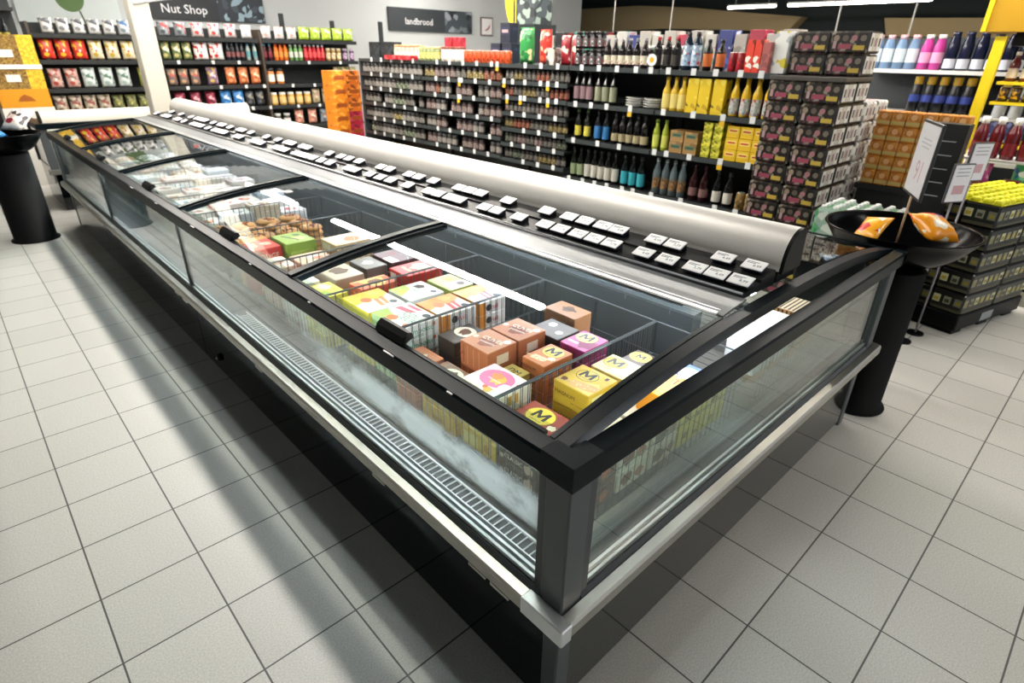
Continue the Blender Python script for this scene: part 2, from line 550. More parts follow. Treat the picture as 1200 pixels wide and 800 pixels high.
# glass foot channel (bright aluminium lines)
mb = MB()
for xx in (-0.006, 0.013):
    mb.box(xx, xx + 0.008, 0.08, L - 0.06, 0.455, 0.468, ALU)
mb.build('glass_channel', FZ)
mb = MB()
for xx in (-0.006, 0.013):
    mb.box(0.08, W - 0.06, xx, xx + 0.008, 0.455, 0.468, ALU)
mb.build('glass_channel', FZ)
# outer panes and their black joints
JY = [2.74, 4.6]
ed = [0.078] + JY + [L - 0.056]
for i in range(3):
    a = ed[i] + (0.012 if i else 0); b = ed[i + 1] - (0.012 if i < 2 else 0)
    MB().box(-0.006, 0.0, a, b, 0.456, 0.845, GLASSM).build('front_pane', FZ)
for y in JY:
    MB().box(-0.010, 0.006, y - 0.012, y + 0.012, 0.455, 0.845, DARKGREY).build('pane_joint', FZ)
MB().box(0.08, W - 0.056, -0.006, 0.0, 0.456, 0.845, GLASSM).build('end_pane', FZ)
MB().box(W - 0.006, W, 0.056, L - 0.056, 0.456, 0.845, GLASSM).build('back_pane', FZ)
MB().box(0.056, W - 0.056, L - 0.006, L, 0.456, 0.845, GLASSM).build('end_pane', FZ)
# inner pane with condensation
ip = MB().box(0.100, 0.104, 0.075, L - 0.07, 0.472, 0.845, INNERG).build('inner_pane', FZ)
tag(MB().box(0.0985, 0.0995, 0.10, 2.2, 0.474, 0.63, frost_mat()).build('condensation', ip), 'white patchy condensation')
ip2 = MB().box(0.11, W - 0.07, 0.040, 0.044, 0.472, 0.845, INNERG).build('inner_pane', FZ)
# top rail
rp = [(-0.037, 0.838), (-0.037, 0.886), (-0.032, 0.893), (0.008, 0.899), (0.012, 0.895), (0.012, 0.850), (0.004, 0.838)]
tag(MB().prism(rp, 'y', -0.037, L + 0.03, RAIL).build('top_rail', FZ), 'black top rail')
tag(MB().prism(rp, 'x', 0.0121, W + 0.03, RAIL).build('top_rail', FZ), 'black top rail')
MB().prism([(W - p[0], p[1]) for p in rp], 'y', -0.037, L + 0.03, RAIL).build('top_rail', FZ)
MB().prism([(L - p[0], p[1]) for p in rp], 'x', 0.013, W - 0.013, RAIL).build('top_rail', FZ)
# corner cap of the rail
MB().prism([(-0.0385, -0.0385), (0.055, -0.0385), (0.055, 0.012), (0.012, 0.012), (0.012, 0.055), (-0.0385, 0.055)], 'z', 0.837, 0.9005, RAIL).build('rail_corner', FZ)
# scuffs on the rail edge
for y, l in ((0.045, 0.008), (0.36, 0.02), (0.62, 0.05), (1.12, 0.015), (1.62, 0.02), (2.3, 0.05), (2.9, 0.04), (3.4, 0.06)):
    tag(MB().box(-0.0378, -0.0335, y, y + l, 0.8885, 0.8915, WHITE).build('scuff_mark', FZ), 'pale scuff on the rail edge')
# deck and return-air grille behind the front glass
mb = MB().box(0.021, 0.125, 0.06, L - 0.06, 0.43, 0.458, DARKGREY)
mb.box(0.055, W - 0.06, 0.021, 0.06, 0.43, 0.458, DARKGREY)
mb.build('deck', FZ)
gr = MB()
y = 0.10
gr.box(0.034, 0.038, 0.09, 2.2, 0.4585, 0.4655, WIREW).box(0.082, 0.088, 0.09, 2.2, 0.4585, 0.4655, WIREW)
while y < 2.18:
    gr.box(0.038, 0.082, y, y + 0.003, 0.459, 0.463, WIREW); y += 0.024
tag(gr.build('return_grille', FZ), 'white wire return-air grille')
# inner tank
mb = MB().box(0.06, W - 0.06, 0.06, L - 0.06, 0.41, 0.43, LINER)
mb.build('tank_floor', FZ)
mb = MB().box(1.03, 1.09, 0.32, L - 0.07, 0.43, 0.80, mat('#3a4144', 0.4))
mb.build('tank_divider', FZ)
tag(MB().box(0.104, 0.112, 0.46, L - 0.07, 0.430, 0.470, LINER).build('tank_lip', FZ))

# arched gable frame at both ends
xs = [0.008 + (W - 0.016) * i / 32 for i in range(33)]
def arch(y0, y1, th, lift, mt):
    pts = [(x, zc(x) + lift) for x in xs] + [(x, zc(x) + lift - th) for x in reversed(xs)]
    return MB().prism(pts, 'y', y0, y1, mt)
mb = arch(0.020, 0.058, 0.036, 0.003, RAIL)
tag(mb.build('gable_arch', FZ), 'black arched gable frame')
arch(L - 0.058, L - 0.020, 0.036, 0.003, RAIL).build('gable_arch', FZ)
# five sliding lids in front, five at the back
DY = [0.060, 1.36, 2.66, 3.92, 5.16, L - 0.060]
lx = [0.008 + (0.70 - 0.008) * i / 18 for i in range(19)]
bx = [W - x for x in lx]
handle_y = []
for i in range(5):
    a, b = DY[i], DY[i + 1]
    lid = MB().sheet([(x, zc(x)) for x in lx], 'y', a + 0.012, b - 0.012, 0.004, LIDG).build('sliding_lid', FZ)
    for p in lid.data.polygons:
        p.use_smooth = False
    ym = (a + b) / 2
    mb = MB().prism([(0.004, 0.903), (0.012, 0.922), (0.028, 0.934), (0.042, 0.931), (0.046, 0.915), (0.02, 0.903)], 'y', ym - 0.07, ym + 0.07, BLACK)
    tag(mb.build('handle', lid), 'black lid handle')
    # edge frames of the lid
    def bar(y0, y1, up, dn_):
        pts = [(x, zc(x) + up) for x in lx] + [(x, zc(x) - dn_) for x in reversed(lx)]
        return MB().prism(pts, 'y', y0, y1, RAIL)
    if i:
        bar(a - 0.004, a + 0.03, 0.014, 0.012).build('side_frame', lid)
    if i < 4:
        bar(b - 0.024, b - 0.0045, 0.006, 0.016).build('side_frame', lid)
    else:
        bar(b - 0.03, b, 0.01, 0.012).build('side_frame', lid)
    if i == 0:
        bar(a - 0.001, a + 0.012, 0.005, 0.010).build('side_frame', lid)
    MB().box(0.008, 0.020, a + 0.03, b - 0.024, zc(0.014) - 0.005, zc(0.014) + 0.004, RAIL).build('front_frame', lid)
    bl = MB().sheet([(x, zc(x)) for x in reversed(bx)], 'y', a + 0.012, b - 0.012, 0.004, LIDG).build('sliding_lid', FZ)
    pts = [(x, zc(x) + 0.01) for x in bx] + [(x, zc(x) - 0.014) for x in reversed(bx)]
    MB().prism(pts, 'y', b - 0.02, b + 0.02, RAIL).build('side_frame', bl)
# fixed glass strip and bright trim between lids and tag tray
MB().sheet([(0.70, 0.983), (0.76, 0.992), (0.835, 0.998)], 'y', 0.062, L - 0.062, 0.006, SATIN).build('rear_cover', FZ)
mb = MB().box(0.690, 0.704, 0.08, L - 0.08, 0.984, 0.990, ALU)
mb.box(0.716, 0.719, 0.08, L - 0.08, 0.989, 0.992, ALU)
tag(mb.build('glass_trim', FZ), 'bright trim lines along the lids')
# tag tray: rail lip, two steps
mb = MB().prism([(0.835, 0.992), (0.835, 1.0), (0.95, 1.016), (0.952, 1.024), (1.045, 1.036), (1.05, 1.02), (1.05, 0.985)], 'y', 0.078, L - 0.08, TRAYM)
mb.build('tag_tray', FZ)
mb = MB().rod((0.840, 0.08, 1.008), (0.840, L - 0.08, 1.008), 0.004, ALU, 6)
mb.build('tray_lip', FZ)
# hood
hp = []
for i in range(25):
    t = i / 24 * PI / 2
    hp.append((1.052 + 0.098 * (1 - math.cos(t)) , 1.045 + 0.112 * math.sin(t) ** 0.92))
hp = [(1.05, 1.03)] + hp + [(1.175, 1.150), (1.180, 1.03)]
mb = MB().prism(hp, 'y', 0.07, L - 0.06, HOODM)
tag(mb.build('hood', FZ), 'satin steel hood along the ridge')
mb = MB().prism([(p[0] * 1.0, p[1]) for p in [(1.048, 1.025)] + hp[1:-1] + [(1.183, 1.025)]], 'y', 0.058, 0.07, BLACK)
tag(mb.build('hood_cap', FZ), 'black end cap of the hood')
mb = MB().box(1.07, 1.16, 0.40, L - 0.08, 0.80, 1.03, BLACK)
mb.build('hood_support', FZ)
mb = MB().cbox(1.06, 1.20, 0.076, 0.12, 0.985, 1.03, 0.004, BLACK)
mb.build('hood_foot', FZ)

tag(MB().box(0.013, 0.024, 0.10, L - 0.1, 0.836, 0.842, LED).build('led_strip', FZ), 'white LED strip under the front rail')
tag(MB().box(0.955, 0.985, 0.10, L - 0.1, 0.966, 0.972, LED).build('led_strip', FZ), 'white LED strip under the tag tray')
tag(MB().box(0.10, 1.0, 0.0125, 0.019, 0.838, 0.844, LED).build('led_strip', FZ), 'white LED strip under the end rail')

# far head unit standing crosswise
HU = empty('head_freezer', 'second freezer with cream hood standing crosswise beyond the long one', 'freezer', (0, 0, 0))
HY = 7.32
MB().box(0, W, HY, HY + 1.0, 0.012, 0.42, GLOSS).build('kick_panel', HU)
MB().prism([(HY - 0.05, 0.392), (HY - 0.05, 0.44), (HY, 0.44), (HY, 0.392)], 'x', -0.05, W + 0.05, STEEL).build('bumper_rail', HU)
MB().box(-0.006, 0, HY + 0.05, HY + 0.95, 0.45, 0.845, GLASSM).box(0.05, W, HY - 0.006, HY, 0.45, 0.845, GLASSM).build('side_pane', HU)
MB().box(-0.02, 0.05, HY - 0.02, HY + 0.05, 0.42, 0.845, CHAR).build('corner_post', HU)
MB().box(W - 0.05, W + 0.02, HY - 0.02, HY + 0.05, 0.42, 0.845, CHAR).build('corner_post', HU)
MB().box(-0.02, 0.05, HY + 0.95, HY + 1.0, 0.42, 0.845, CHAR).build('corner_post', HU)
MB().box(-0.04, 0.03, HY - 0.04, HY + 1.0, 0.845, 0.9, RAIL).box(0.03, W + 0.04, HY - 0.04, HY + 0.03, 0.845, 0.9, RAIL).build('top_rail', HU)
hh = [(HY + 0.04, 0.875)] + [(HY + 0.05 + 0.10 * (1 - math.cos(i / 8 * PI / 2)), 0.885 + 0.125 * math.sin(i / 8 * PI / 2)) for i in range(9)] + [(HY + 0.20, 1.0), (HY + 0.2, 0.875)]
MB().prism(hh, 'x', 0.04, W + 0.06, mat('#cfc9bb', 0.4)).build('hood', HU)
MB().prism(hh, 'x', 0.02, 0.04, BLACK).build('hood_cap', HU)
MB().box(0.03, W, HY + 0.2, HY + 0.97, 0.85, 0.87, TRAYM).build('lid', HU)

# electronic tags on the tray
TAGW = mat('#f4f6f7', 0.35); TAGD = mat('#202532', 0.4); INK = mat('#3a3f48', 0.6); INKR = mat('#c0392b', 0.6)
def make_tag(txt='8,99'):
    def f():
        r = MB()
        M = Matrix.Translation((0, 0, 0.006)) @ Matrix.Rotation(0.34, 4, 'X')
        r.cbox(-0.036, 0.036, -0.025, 0.025, 0.010, 0.015, 0.002, TAGW, M)
        T = M @ Matrix.Translation((0, 0, 0.0153))
        r.text(txt, 0.016, INK, T @ Matrix.Translation((0.012, -0.006, 0)))
        for k in range(2):
            r.box(-0.027, 0.012 - 0.01 * k, 0.010 - 0.006 * k, 0.012 - 0.006 * k, 0.015, 0.0153, INK, M)
        o = r.build('price_tag')
        h = MB().prism([(-0.02, 0.0), (0.021, 0.0), (0.019, 0.0222), (-0.02, 0.008)], 'x', -0.032, 0.032, TAGD)
        h.build('holder', o)
        return o
    return f
tagx = {'front': 0.900, 'back': 1.004}
tz = {'front': 1.0105, 'back': 1.0315}
front = [0.118, 0.198, 0.275, 0.38, 0.475, 0.615, 0.695, 0.775, 0.865, 0.95, 1.10, 1.24, 1.32, 1.50, 1.57, 1.66, 1.74, 1.92, 2.08, 2.18, 2.29, 2.45, 2.53, 2.75, 2.86, 2.97]
back = [0.13, 0.235, 0.42, 0.50, 0.665, 0.74, 0.83, 0.915, 1.04, 1.28, 1.47, 1.55, 1.63, 1.84, 1.97, 2.06, 2.25, 2.34, 2.58, 2.70, 2.80]
y = 3.06
while y < L - 0.15:
    front.append(y); y += random.choice((0.075, 0.08, 0.08, 0.16, 0.25))
y = 2.95
while y < L - 0.15:
    back.append(y); y += random.choice((0.08, 0.16, 0.2, 0.3))
bn = ['nearest', 'second', 'third', 'fourth', 'farthest']
TX = ['8,99', '4,49', '3,79']
for row, ys in (('front', front), ('back', back)):
    for q, y in enumerate(ys):
        if y < 0.118:
            y = 0.118
        b = max(i for i in range(5) if y >= DY[i])
        k = q % 3
        place(f'tag{k}', make_tag(TX[k]), (tagx[row], y, tz[row]), -PI / 2,
              f'small white price tag in the {row} row of the black tray beside the {bn[b]} lid', 'price tag', f'price tags, {row} row by the {bn[b]} lid')

# wire baskets
BK = [(0.080, 0.408), (0.416, 0.968), (0.976, 1.410), (1.418, 1.925), (1.933, 2.50), (2.508, 3.02), (3.028, 3.54), (3.548, 4.06), (4.068, 4.58), (4.588, 5.10), (5.108, 5.62), (5.628, 6.14)]
BX0, BX1, BZ0, BZ1 = 0.132, 0.935, 0.520, 0.775
bnames = ['nearest', 'second nearest', 'third nearest', 'fourth', 'fifth', 'sixth', 'seventh', 'eighth', 'ninth', 'tenth', 'eleventh', 'farthest']
for n, (a, b) in enumerate(BK):
    t = empty('wire_basket', f'grey wire basket in the freezer, {bnames[n]} from the glazed near end', 'basket', (BX0, a, BZ0), 0, 'wire baskets of the freezer')
    w, d, h = BX1 - BX0, b - a, BZ1 - BZ0
    def panel(p0, p1, nm, step=0.03):
        mb = MB()
        p0 = Vector(p0); p1 = Vector(p1); ln = (p1 - p0).length; k = max(2, int(ln / step))
        up = Vector((0, 0, h))
        for i in range(k + 1):
            q = p0.lerp(p1, i / k)
            mb.rod(q, q + up, 0.0012, WIRE, 4, False)
        for f_, r in ((0.0, 0.002), (0.5, 0.0015), (1.0, 0.0028)):
            mb.rod(p0 + up * f_, p1 + up * f_, r, WIRE, 5)
        mb.build(nm, t)
    panel((0, 0, 0), (0, d, 0), 'front_wires')
    panel((0, 0, 0), (w, 0, 0), 'side_wires')
    panel((0, d, 0), (w, d, 0), 'side_wires')
    panel((w, 0, -0.0), (w, d, -0.0), 'rear_wires', 0.25)
    mb = MB()
    for i in range(1, int(w / 0.05)):
        mb.rod((i * 0.05, 0, 0), (i * 0.05, d, 0), 0.0015, WIRE, 4, False)
    for i in range(1, int(d / 0.1) + 1):
        mb.rod((0, i * 0.1, -0.002), (w, i * 0.1, -0.002), 0.002, WIRE, 4, False)
    mb.build('bottom_wires', t)


# ------------------------------------------------------------------ ice cream cartons
def face_m(face, w, d, h):
    if face == 't':
        return Matrix.Translation((-w / 2, -d / 2, h + 0.0004)), w, d
    if face == 'f':
        return Matrix.Translation((-w / 2, -d / 2 - 0.0004, 0)) @ Matrix(((1, 0, 0, 0), (0, 0, -1, 0), (0, 1, 0, 0), (0, 0, 0, 1))), w, h
    return Matrix.Translation((w / 2 + 0.0004, -d / 2, 0)) @ Matrix(((0, 0, 1, 0), (1, 0, 0, 0), (0, 1, 0, 0), (0, 0, 0, 1))), d, h

def decal(mb, dec, w, d, h):
    kind, face = dec[0], dec[1]
    M, fw_, fh_ = face_m(face, w, d, h)
    lift = decal.n * 0.00012; decal.n += 1
    M = M @ Matrix.Translation((0, 0, lift))
    if kind == 'rect':
        x0, y0, x1, y1, c = dec[2:]
        mb.add([(x0 * fw_, y0 * fh_, 0), (x1 * fw_, y0 * fh_, 0), (x1 * fw_, y1 * fh_, 0), (x0 * fw_, y1 * fh_, 0)], [(0, 1, 2, 3)], mat(c, 0.4), False, M)
    elif kind == 'disc':
        cx, cy, r, c = dec[2:6]
        asp = dec[6] if len(dec) > 6 else 1.0
        n = 20
        mb.add([(cx * fw_ + r * fh_ * asp * math.cos(2 * PI * i / n), cy * fh_ + r * fh_ * math.sin(2 * PI * i / n), 0) for i in range(n)], [tuple(range(n))], mat(c, 0.4), False, M)
    elif kind == 'poly':
        pts, c = dec[2:]
        mb.add([(p[0] * fw_, p[1] * fh_, 0) for p in pts], [tuple(range(len(pts)))], mat(c, 0.4), False, M)
    elif kind == 'blob':
        cx, cy, r, c, sd = dec[2:]
        rn = random.Random(sd); n = 13
        mb.add([(min(max(cx * fw_ + r * fh_ * (0.7 + 0.5 * rn.random()) * math.cos(2 * PI * i / n), 0.02 * fw_), 0.98 * fw_), min(max(cy * fh_ + r * fh_ * (0.6 + 0.5 * rn.random()) * math.sin(2 * PI * i / n), 0.02 * fh_), 0.98 * fh_), 0) for i in range(n)], [tuple(range(n))], mat(c, 0.5), False, M)
    elif kind == 'bar':   # an ice cream on a stick
        cx, cy, ln, wd, a, c, c2 = dec[2:]
        T = M @ Matrix.Translation((cx * fw_, cy * fh_, 0)) @ Matrix.Rotation(a, 4, 'Z')
        ln *= fh_; wd *= fh_
        mb.add([(-ln * 0.95, -wd * 0.14, 0), (-ln * 0.4, -wd * 0.14, 0), (-ln * 0.4, wd * 0.14, 0), (-ln * 0.95, wd * 0.14, 0)], [(0, 1, 2, 3)], mat('#d9b88a', 0.6), False, T)
        T = T @ Matrix.Translation((0, 0, 0.0001))
        pts = [(-ln * 0.5, -wd / 2), (ln * 0.3, -wd / 2)] + [(ln * 0.3 + wd * 0.5 * math.cos(q), wd * 0.5 * math.sin(q)) for q in (-1.1, -0.6, 0, 0.6, 1.1)] + [(ln * 0.3, wd / 2), (-ln * 0.5, wd / 2)]
        mb.add([(p[0], p[1], 0) for p in pts], [tuple(range(len(pts)))], mat(c, 0.4), False, T)
        rn = random.Random(3)
        for _ in range(9):
            x, y_ = rn.uniform(-ln * 0.45, ln * 0.4), rn.uniform(-wd * 0.35, wd * 0.35); s_ = wd * 0.09
            mb.add([(x - s_, y_ - s_, 0.0001), (x + s_, y_ - s_ * .5, 0.0001), (x + s_ * .4, y_ + s_, 0.0001)], [(0, 1, 2)], mat(c2, 0.5), False, T)
    elif kind == 'text':
        t, cx, cy, sz, c = dec[2:7]
        a = dec[7] if len(dec) > 7 else 0
        T = M @ Matrix.Translation((cx * fw_, cy * fh_, 0)) @ Matrix.Rotation(a, 4, 'Z')
        mb.text(t, sz, mat(c, 0.4), T)
decal.n = 0

def make_carton(name, w, d, h, top, side, decs, chamfer=0.0025):
    def f():
        mb = MB()
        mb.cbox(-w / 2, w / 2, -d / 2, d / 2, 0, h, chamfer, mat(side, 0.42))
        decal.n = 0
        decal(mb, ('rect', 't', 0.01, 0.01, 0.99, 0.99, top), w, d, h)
        for q in decs:
            decal(mb, q, w, d, h)
        return mb.build(name)
    return f

CARTCAT = 'ice cream box'
def carton(key, x, y, z, w, d, h, top, side, decs, label, n=1, group=None, rz=0.0, name='ice_cream_carton', cat=CARTCAT, low=None, stop=0.5235):
    """top carton with its lid at height z; the stack below it stands on height stop"""
    n = max(1, round((z - stop) / (h + 0.0012)))
    top_ = z
    for i in range(n):
        hh = h if i < n - 1 or n == 1 else top_ - stop
        lb = label if i == 0 else (low or label + ', underneath')
        o = place(key, make_carton(name, w, d, h, top, side, decs), (x, y, top_ - hh), -PI / 2 + rz, lb, cat,
                  group if i == 0 else (group or key.replace('_', ' ') + ' stack'))
        o.scale = (1, 1, hh / h)
        top_ -= hh + 0.0012

def M_logo(cx=0.55, cy=0.66, r=0.27, disc='#f0cf3f', ink='#171310', bar=True, sz=0.042):
    o = [('disc', 't', cx, cy, r * 1.06, '#8a6a1c', 1.15), ('disc', 't', cx, cy, r, disc, 1.15), ('text', 't', 'M', cx, cy + 0.03, sz * 1.4, ink), ('text', 't', 'MAGNUM', cx, cy - r * 0.62, 0.0095, ink)]
    return o

mini = [('text', 'f', 'MAGNUM', 0.3, 0.5, 0.016, '#3a1a0c'), ('text', 'r', 'MAGNUM', 0.4, 0.5, 0.014, '#3a1a0c')]
ZT = 0.750
# --- nearest basket
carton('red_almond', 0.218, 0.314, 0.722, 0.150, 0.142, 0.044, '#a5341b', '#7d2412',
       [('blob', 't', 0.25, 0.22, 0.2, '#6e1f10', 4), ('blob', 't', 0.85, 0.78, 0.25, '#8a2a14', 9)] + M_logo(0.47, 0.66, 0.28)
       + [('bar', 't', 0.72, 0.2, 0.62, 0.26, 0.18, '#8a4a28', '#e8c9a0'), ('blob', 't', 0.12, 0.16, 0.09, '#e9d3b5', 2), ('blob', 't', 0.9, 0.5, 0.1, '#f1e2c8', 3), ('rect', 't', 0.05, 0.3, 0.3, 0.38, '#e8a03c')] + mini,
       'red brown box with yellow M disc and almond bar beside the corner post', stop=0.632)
carton('classic', 0.218, 0.314, 0.6305, 0.150, 0.142, 0.042, '#4a3a30', '#4f3b31', [('text', 'f', 'CLASSIC', 0.4, 0.55, 0.02, '#efe6d6'), ('blob', 'f', 0.82, 0.5, 0.45, '#c9a892', 3), ('disc', 'f', 0.08, 0.4, 0.2, '#b8a898')],
       'dark brown classic box low under the red brown almond box')
carton('yellow_gold', 0.452, 0.334, 0.752, 0.140, 0.138, 0.078, '#eec84a', '#e5b736',
       [('blob', 't', 0.8, 0.25, 0.3, '#f6dc84', 4), ('disc', 't', 0.42, 0.66, 0.24, '#2b1d10', 1.15), ('disc', 't', 0.42, 0.66, 0.225, '#f0ce58', 1.15), ('text', 't', 'M', 0.42, 0.69, 0.056, '#171310'), ('text', 't', 'MAGNUM', 0.42, 0.52, 0.009, '#171310'),
        ('bar', 't', 0.66, 0.24, 0.66, 0.28, 0.2, '#e9b873', '#f7e5b8'), ('rect', 't', 0.78, 0.78, 0.86, 0.9, '#4a2a16'), ('blob', 't', 0.15, 0.2, 0.1, '#7a4a20', 8),
        ('text', 'f', 'MAGNUM', 0.35, 0.6, 0.018, '#6b4310'), ('text', 'f', 'ice cream', 0.7, 0.35, 0.012, '#8a5c18'), ('rect', 'r', 0.1, 0.15, 0.45, 0.85, '#f4dc8c')],
       'plain yellow ice cream box with outlined M disc, second box from the corner post', n=2)
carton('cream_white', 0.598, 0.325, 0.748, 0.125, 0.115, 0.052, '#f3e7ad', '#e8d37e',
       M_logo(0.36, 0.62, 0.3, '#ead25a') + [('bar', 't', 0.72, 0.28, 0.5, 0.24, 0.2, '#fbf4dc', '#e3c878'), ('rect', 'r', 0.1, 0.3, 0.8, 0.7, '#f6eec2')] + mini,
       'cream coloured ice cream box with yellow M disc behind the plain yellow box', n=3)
carton('dark_mini', 0.705, 0.318, 0.742, 0.08, 0.1, 0.05, '#4a2a22', '#33201c',
       M_logo(0.5, 0.6, 0.34, '#e8c83c', '#171310', False, 0.026), 'small dark brown ice cream box with yellow M disc at the basket end', n=3)
# row along the glazed end
for k, (x, dd, c1, c2, lb, dec) in enumerate([
    (0.245, 0.15, '#6f3a26', '#5a2a1c', 'brown ice cream box with yellow number disc on its end, behind the end glass', [('disc', 'r', 0.22, 0.4, 0.36, '#e8c83c'), ('text', 'r', '6', 0.22, 0.42, 0.05, '#2b1a10'), ('blob', 'r', 0.7, 0.5, 0.3, '#b4633e', 3)]),
    (0.405, 0.14, '#e6dcc6', '#d8ccb4', 'cream box printed with brown cones behind the end glass', [('blob', 'r', 0.3, 0.5, 0.36, '#7a4428', 5), ('blob', 'r', 0.75, 0.45, 0.3, '#a8674a', 6)]),
    (0.560, 0.14, '#e0d8c8', '#c9bda6', 'pale box with dark chocolate swirls behind the end glass', [('blob', 'r', 0.35, 0.5, 0.4, '#4a3328', 15), ('blob', 'r', 0.8, 0.55, 0.3, '#8c6f58', 16)]),
    (0.715, 0.15, '#d8c552', '#cdbb48', 'olive yellow box with walnut prints behind the end glass', [('blob', 'r', 0.3, 0.55, 0.22, '#7b6420', 25), ('blob', 'r', 0.7, 0.35, 0.18, '#8c742c', 26)]),
    (0.858, 0.125, '#dccd66', '#cfc05a', 'pale yellow box with brown nuts behind the end glass', [('blob', 'r', 0.35, 0.5, 0.2, '#77602a', 35)]),
]):
    carton(f'endrow{k}', x, 0.162, 0.668, 0.12, dd, 0.078, c1, c2, dec, lb, n=1)
carton('yellow_lt', 0.665, 0.152, 0.748, 0.11, 0.24, 0.077, '#f2a71d', '#e8971a',
       [('rect', 't', 0.0, 0.62, 1.0, 1.0, '#2f62b0'), ('blob', 't', 0.6, 0.75, 0.2, '#e8eef6', 5), ('text', 't', 'LT.', 0.5, 0.45, 0.05, '#d0211c'), ('blob', 't', 0.2, 0.2, 0.1, '#7a3a10', 7)],
       'orange yellow box with blue top and red letters lying under the gable arch', stop=0.671)
carton('white_tub', 1.185, 0.16, 0.752, 0.12, 0.14, 0.07, '#dcdedc', '#cfd2d2', [], 'plain white box under the glazed end, nearer the hood', n=2, name='white_carton', cat='box', stop=0.6075)
carton('white_tub2', 1.345, 0.16, 0.752, 0.12, 0.15, 0.07, '#dfe0de', '#d2d4d4', [], 'plain white box under the glazed end, next to the striped block', n=2, name='white_carton', cat='box', stop=0.6075)
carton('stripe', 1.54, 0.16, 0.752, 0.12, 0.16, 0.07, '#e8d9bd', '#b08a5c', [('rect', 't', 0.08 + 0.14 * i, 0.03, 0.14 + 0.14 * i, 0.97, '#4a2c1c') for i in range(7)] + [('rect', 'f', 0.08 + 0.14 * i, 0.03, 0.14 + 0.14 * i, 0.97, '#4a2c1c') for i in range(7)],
       'brown and cream striped block imitating a glass reflection under the glazed end', n=2, name='reflection_block', cat='box', stop=0.6075)  # striped block added in place of a reflection in the end glass

# --- second basket (yellow orange row, hazel boxes, magenta box)
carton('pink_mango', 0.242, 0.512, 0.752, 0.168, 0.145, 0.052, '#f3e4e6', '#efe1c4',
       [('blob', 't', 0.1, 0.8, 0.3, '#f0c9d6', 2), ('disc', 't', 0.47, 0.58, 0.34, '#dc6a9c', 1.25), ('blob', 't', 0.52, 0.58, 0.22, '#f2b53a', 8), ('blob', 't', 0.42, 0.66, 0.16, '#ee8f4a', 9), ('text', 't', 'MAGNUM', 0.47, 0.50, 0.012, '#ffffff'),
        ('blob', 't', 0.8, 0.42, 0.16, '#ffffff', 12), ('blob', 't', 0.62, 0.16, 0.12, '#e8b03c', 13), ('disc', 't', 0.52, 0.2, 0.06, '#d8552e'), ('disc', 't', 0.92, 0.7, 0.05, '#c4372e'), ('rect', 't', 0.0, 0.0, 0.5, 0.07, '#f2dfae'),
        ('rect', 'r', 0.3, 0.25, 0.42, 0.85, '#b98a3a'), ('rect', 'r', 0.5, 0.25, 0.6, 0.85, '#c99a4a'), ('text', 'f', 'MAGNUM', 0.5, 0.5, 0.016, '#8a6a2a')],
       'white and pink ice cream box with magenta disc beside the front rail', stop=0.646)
carton('golden_low', 0.242, 0.512, 0.6445, 0.168, 0.145, 0.055, '#e6b84a', '#e8bb4e', [('rect', 'f', 0.1, 0.2, 0.5, 0.8, '#f3d88a'), ('blob', 'f', 0.75, 0.5, 0.3, '#c98a2a', 4)],
       'golden yellow box low under the white and pink box', n=1)
carton('yellow_low', 0.212, 0.70, 0.700, 0.17, 0.11, 0.05, '#8a4a28', '#e0aa3a',
       [('disc', 't', 0.5, 0.55, 0.34, '#efe2cc', 1.2), ('blob', 't', 0.5, 0.55, 0.24, '#5a3220', 3), ('text', 'f', 'classic', 0.5, 0.5, 0.02, '#7a3c14')],
       'brown lidded box with yellow side low in the basket beside the front rail', n=2)
carton('coral_low', 0.22, 0.885, 0.690, 0.13, 0.12, 0.05, '#d07a54', '#c06a48',
       [('blob', 't', 0.5, 0.5, 0.28, '#f2e4d6', 3), ('blob', 't', 0.55, 0.5, 0.16, '#6a3020', 4)], 'coral box with white swirl low in the basket by the front rail', n=2)
for k, x in enumerate((0.382, 0.522)):
    carton('hazel', x, 0.705, 0.768, 0.142, 0.132, 0.086, '#c67c52', '#b5683f',
           [('blob', 't', 0.55, 0.45, 0.3, '#8c3f22', 21), ('text', 't', 'CUVÉE', 0.55, 0.62, 0.03, '#fff1dc', 0.12), ('text', 't', 'noisette', 0.55, 0.42, 0.02, '#fff1dc', 0.12), ('disc', 't', 0.86, 0.8, 0.1, '#f6ecd8'), ('disc', 't', 0.1, 0.45, 0.08, '#f2dcc0'),
            ('rect', 'r', 0.3, 0.35, 0.7, 0.75, '#f0dcc4'), ('rect', 'f', 0.12, 0.1, 0.16, 0.9, '#8a4a2a'), ('rect', 'f', 0.28, 0.1, 0.30, 0.9, '#d69a74'), ('rect', 'f', 0.5, 0.1, 0.52, 0.9, '#d69a74'), ('rect', 'f', 0.7, 0.1, 0.72, 0.9, '#d69a74'), ('text', 'f', 'AFF', 0.08, 0.5, 0.02, '#5a2a14')],
           ('orange brown box with nut emblem in the second basket, nearer the front rail', 'orange brown box with nut emblem in the second basket, on the hood side')[k], n=2,
           low=('orange brown box under the one nearer the front rail', 'orange brown box under the one on the hood side')[k])
carton('orangeM', 0.495, 0.535, 0.742, 0.10, 0.14, 0.05, '#d8874c', '#c4703c', M_logo(0.5, 0.7, 0.25, '#eed05a') + [('bar', 't', 0.45, 0.24, 0.4, 0.2, 0.1, '#f4d9a8', '#8a4a20'), ('blob', 't', 0.8, 0.4, 0.12, '#f6e2c0', 7)] + mini,
       'orange ice cream box with yellow M disc between yellow and magenta boxes', n=3)
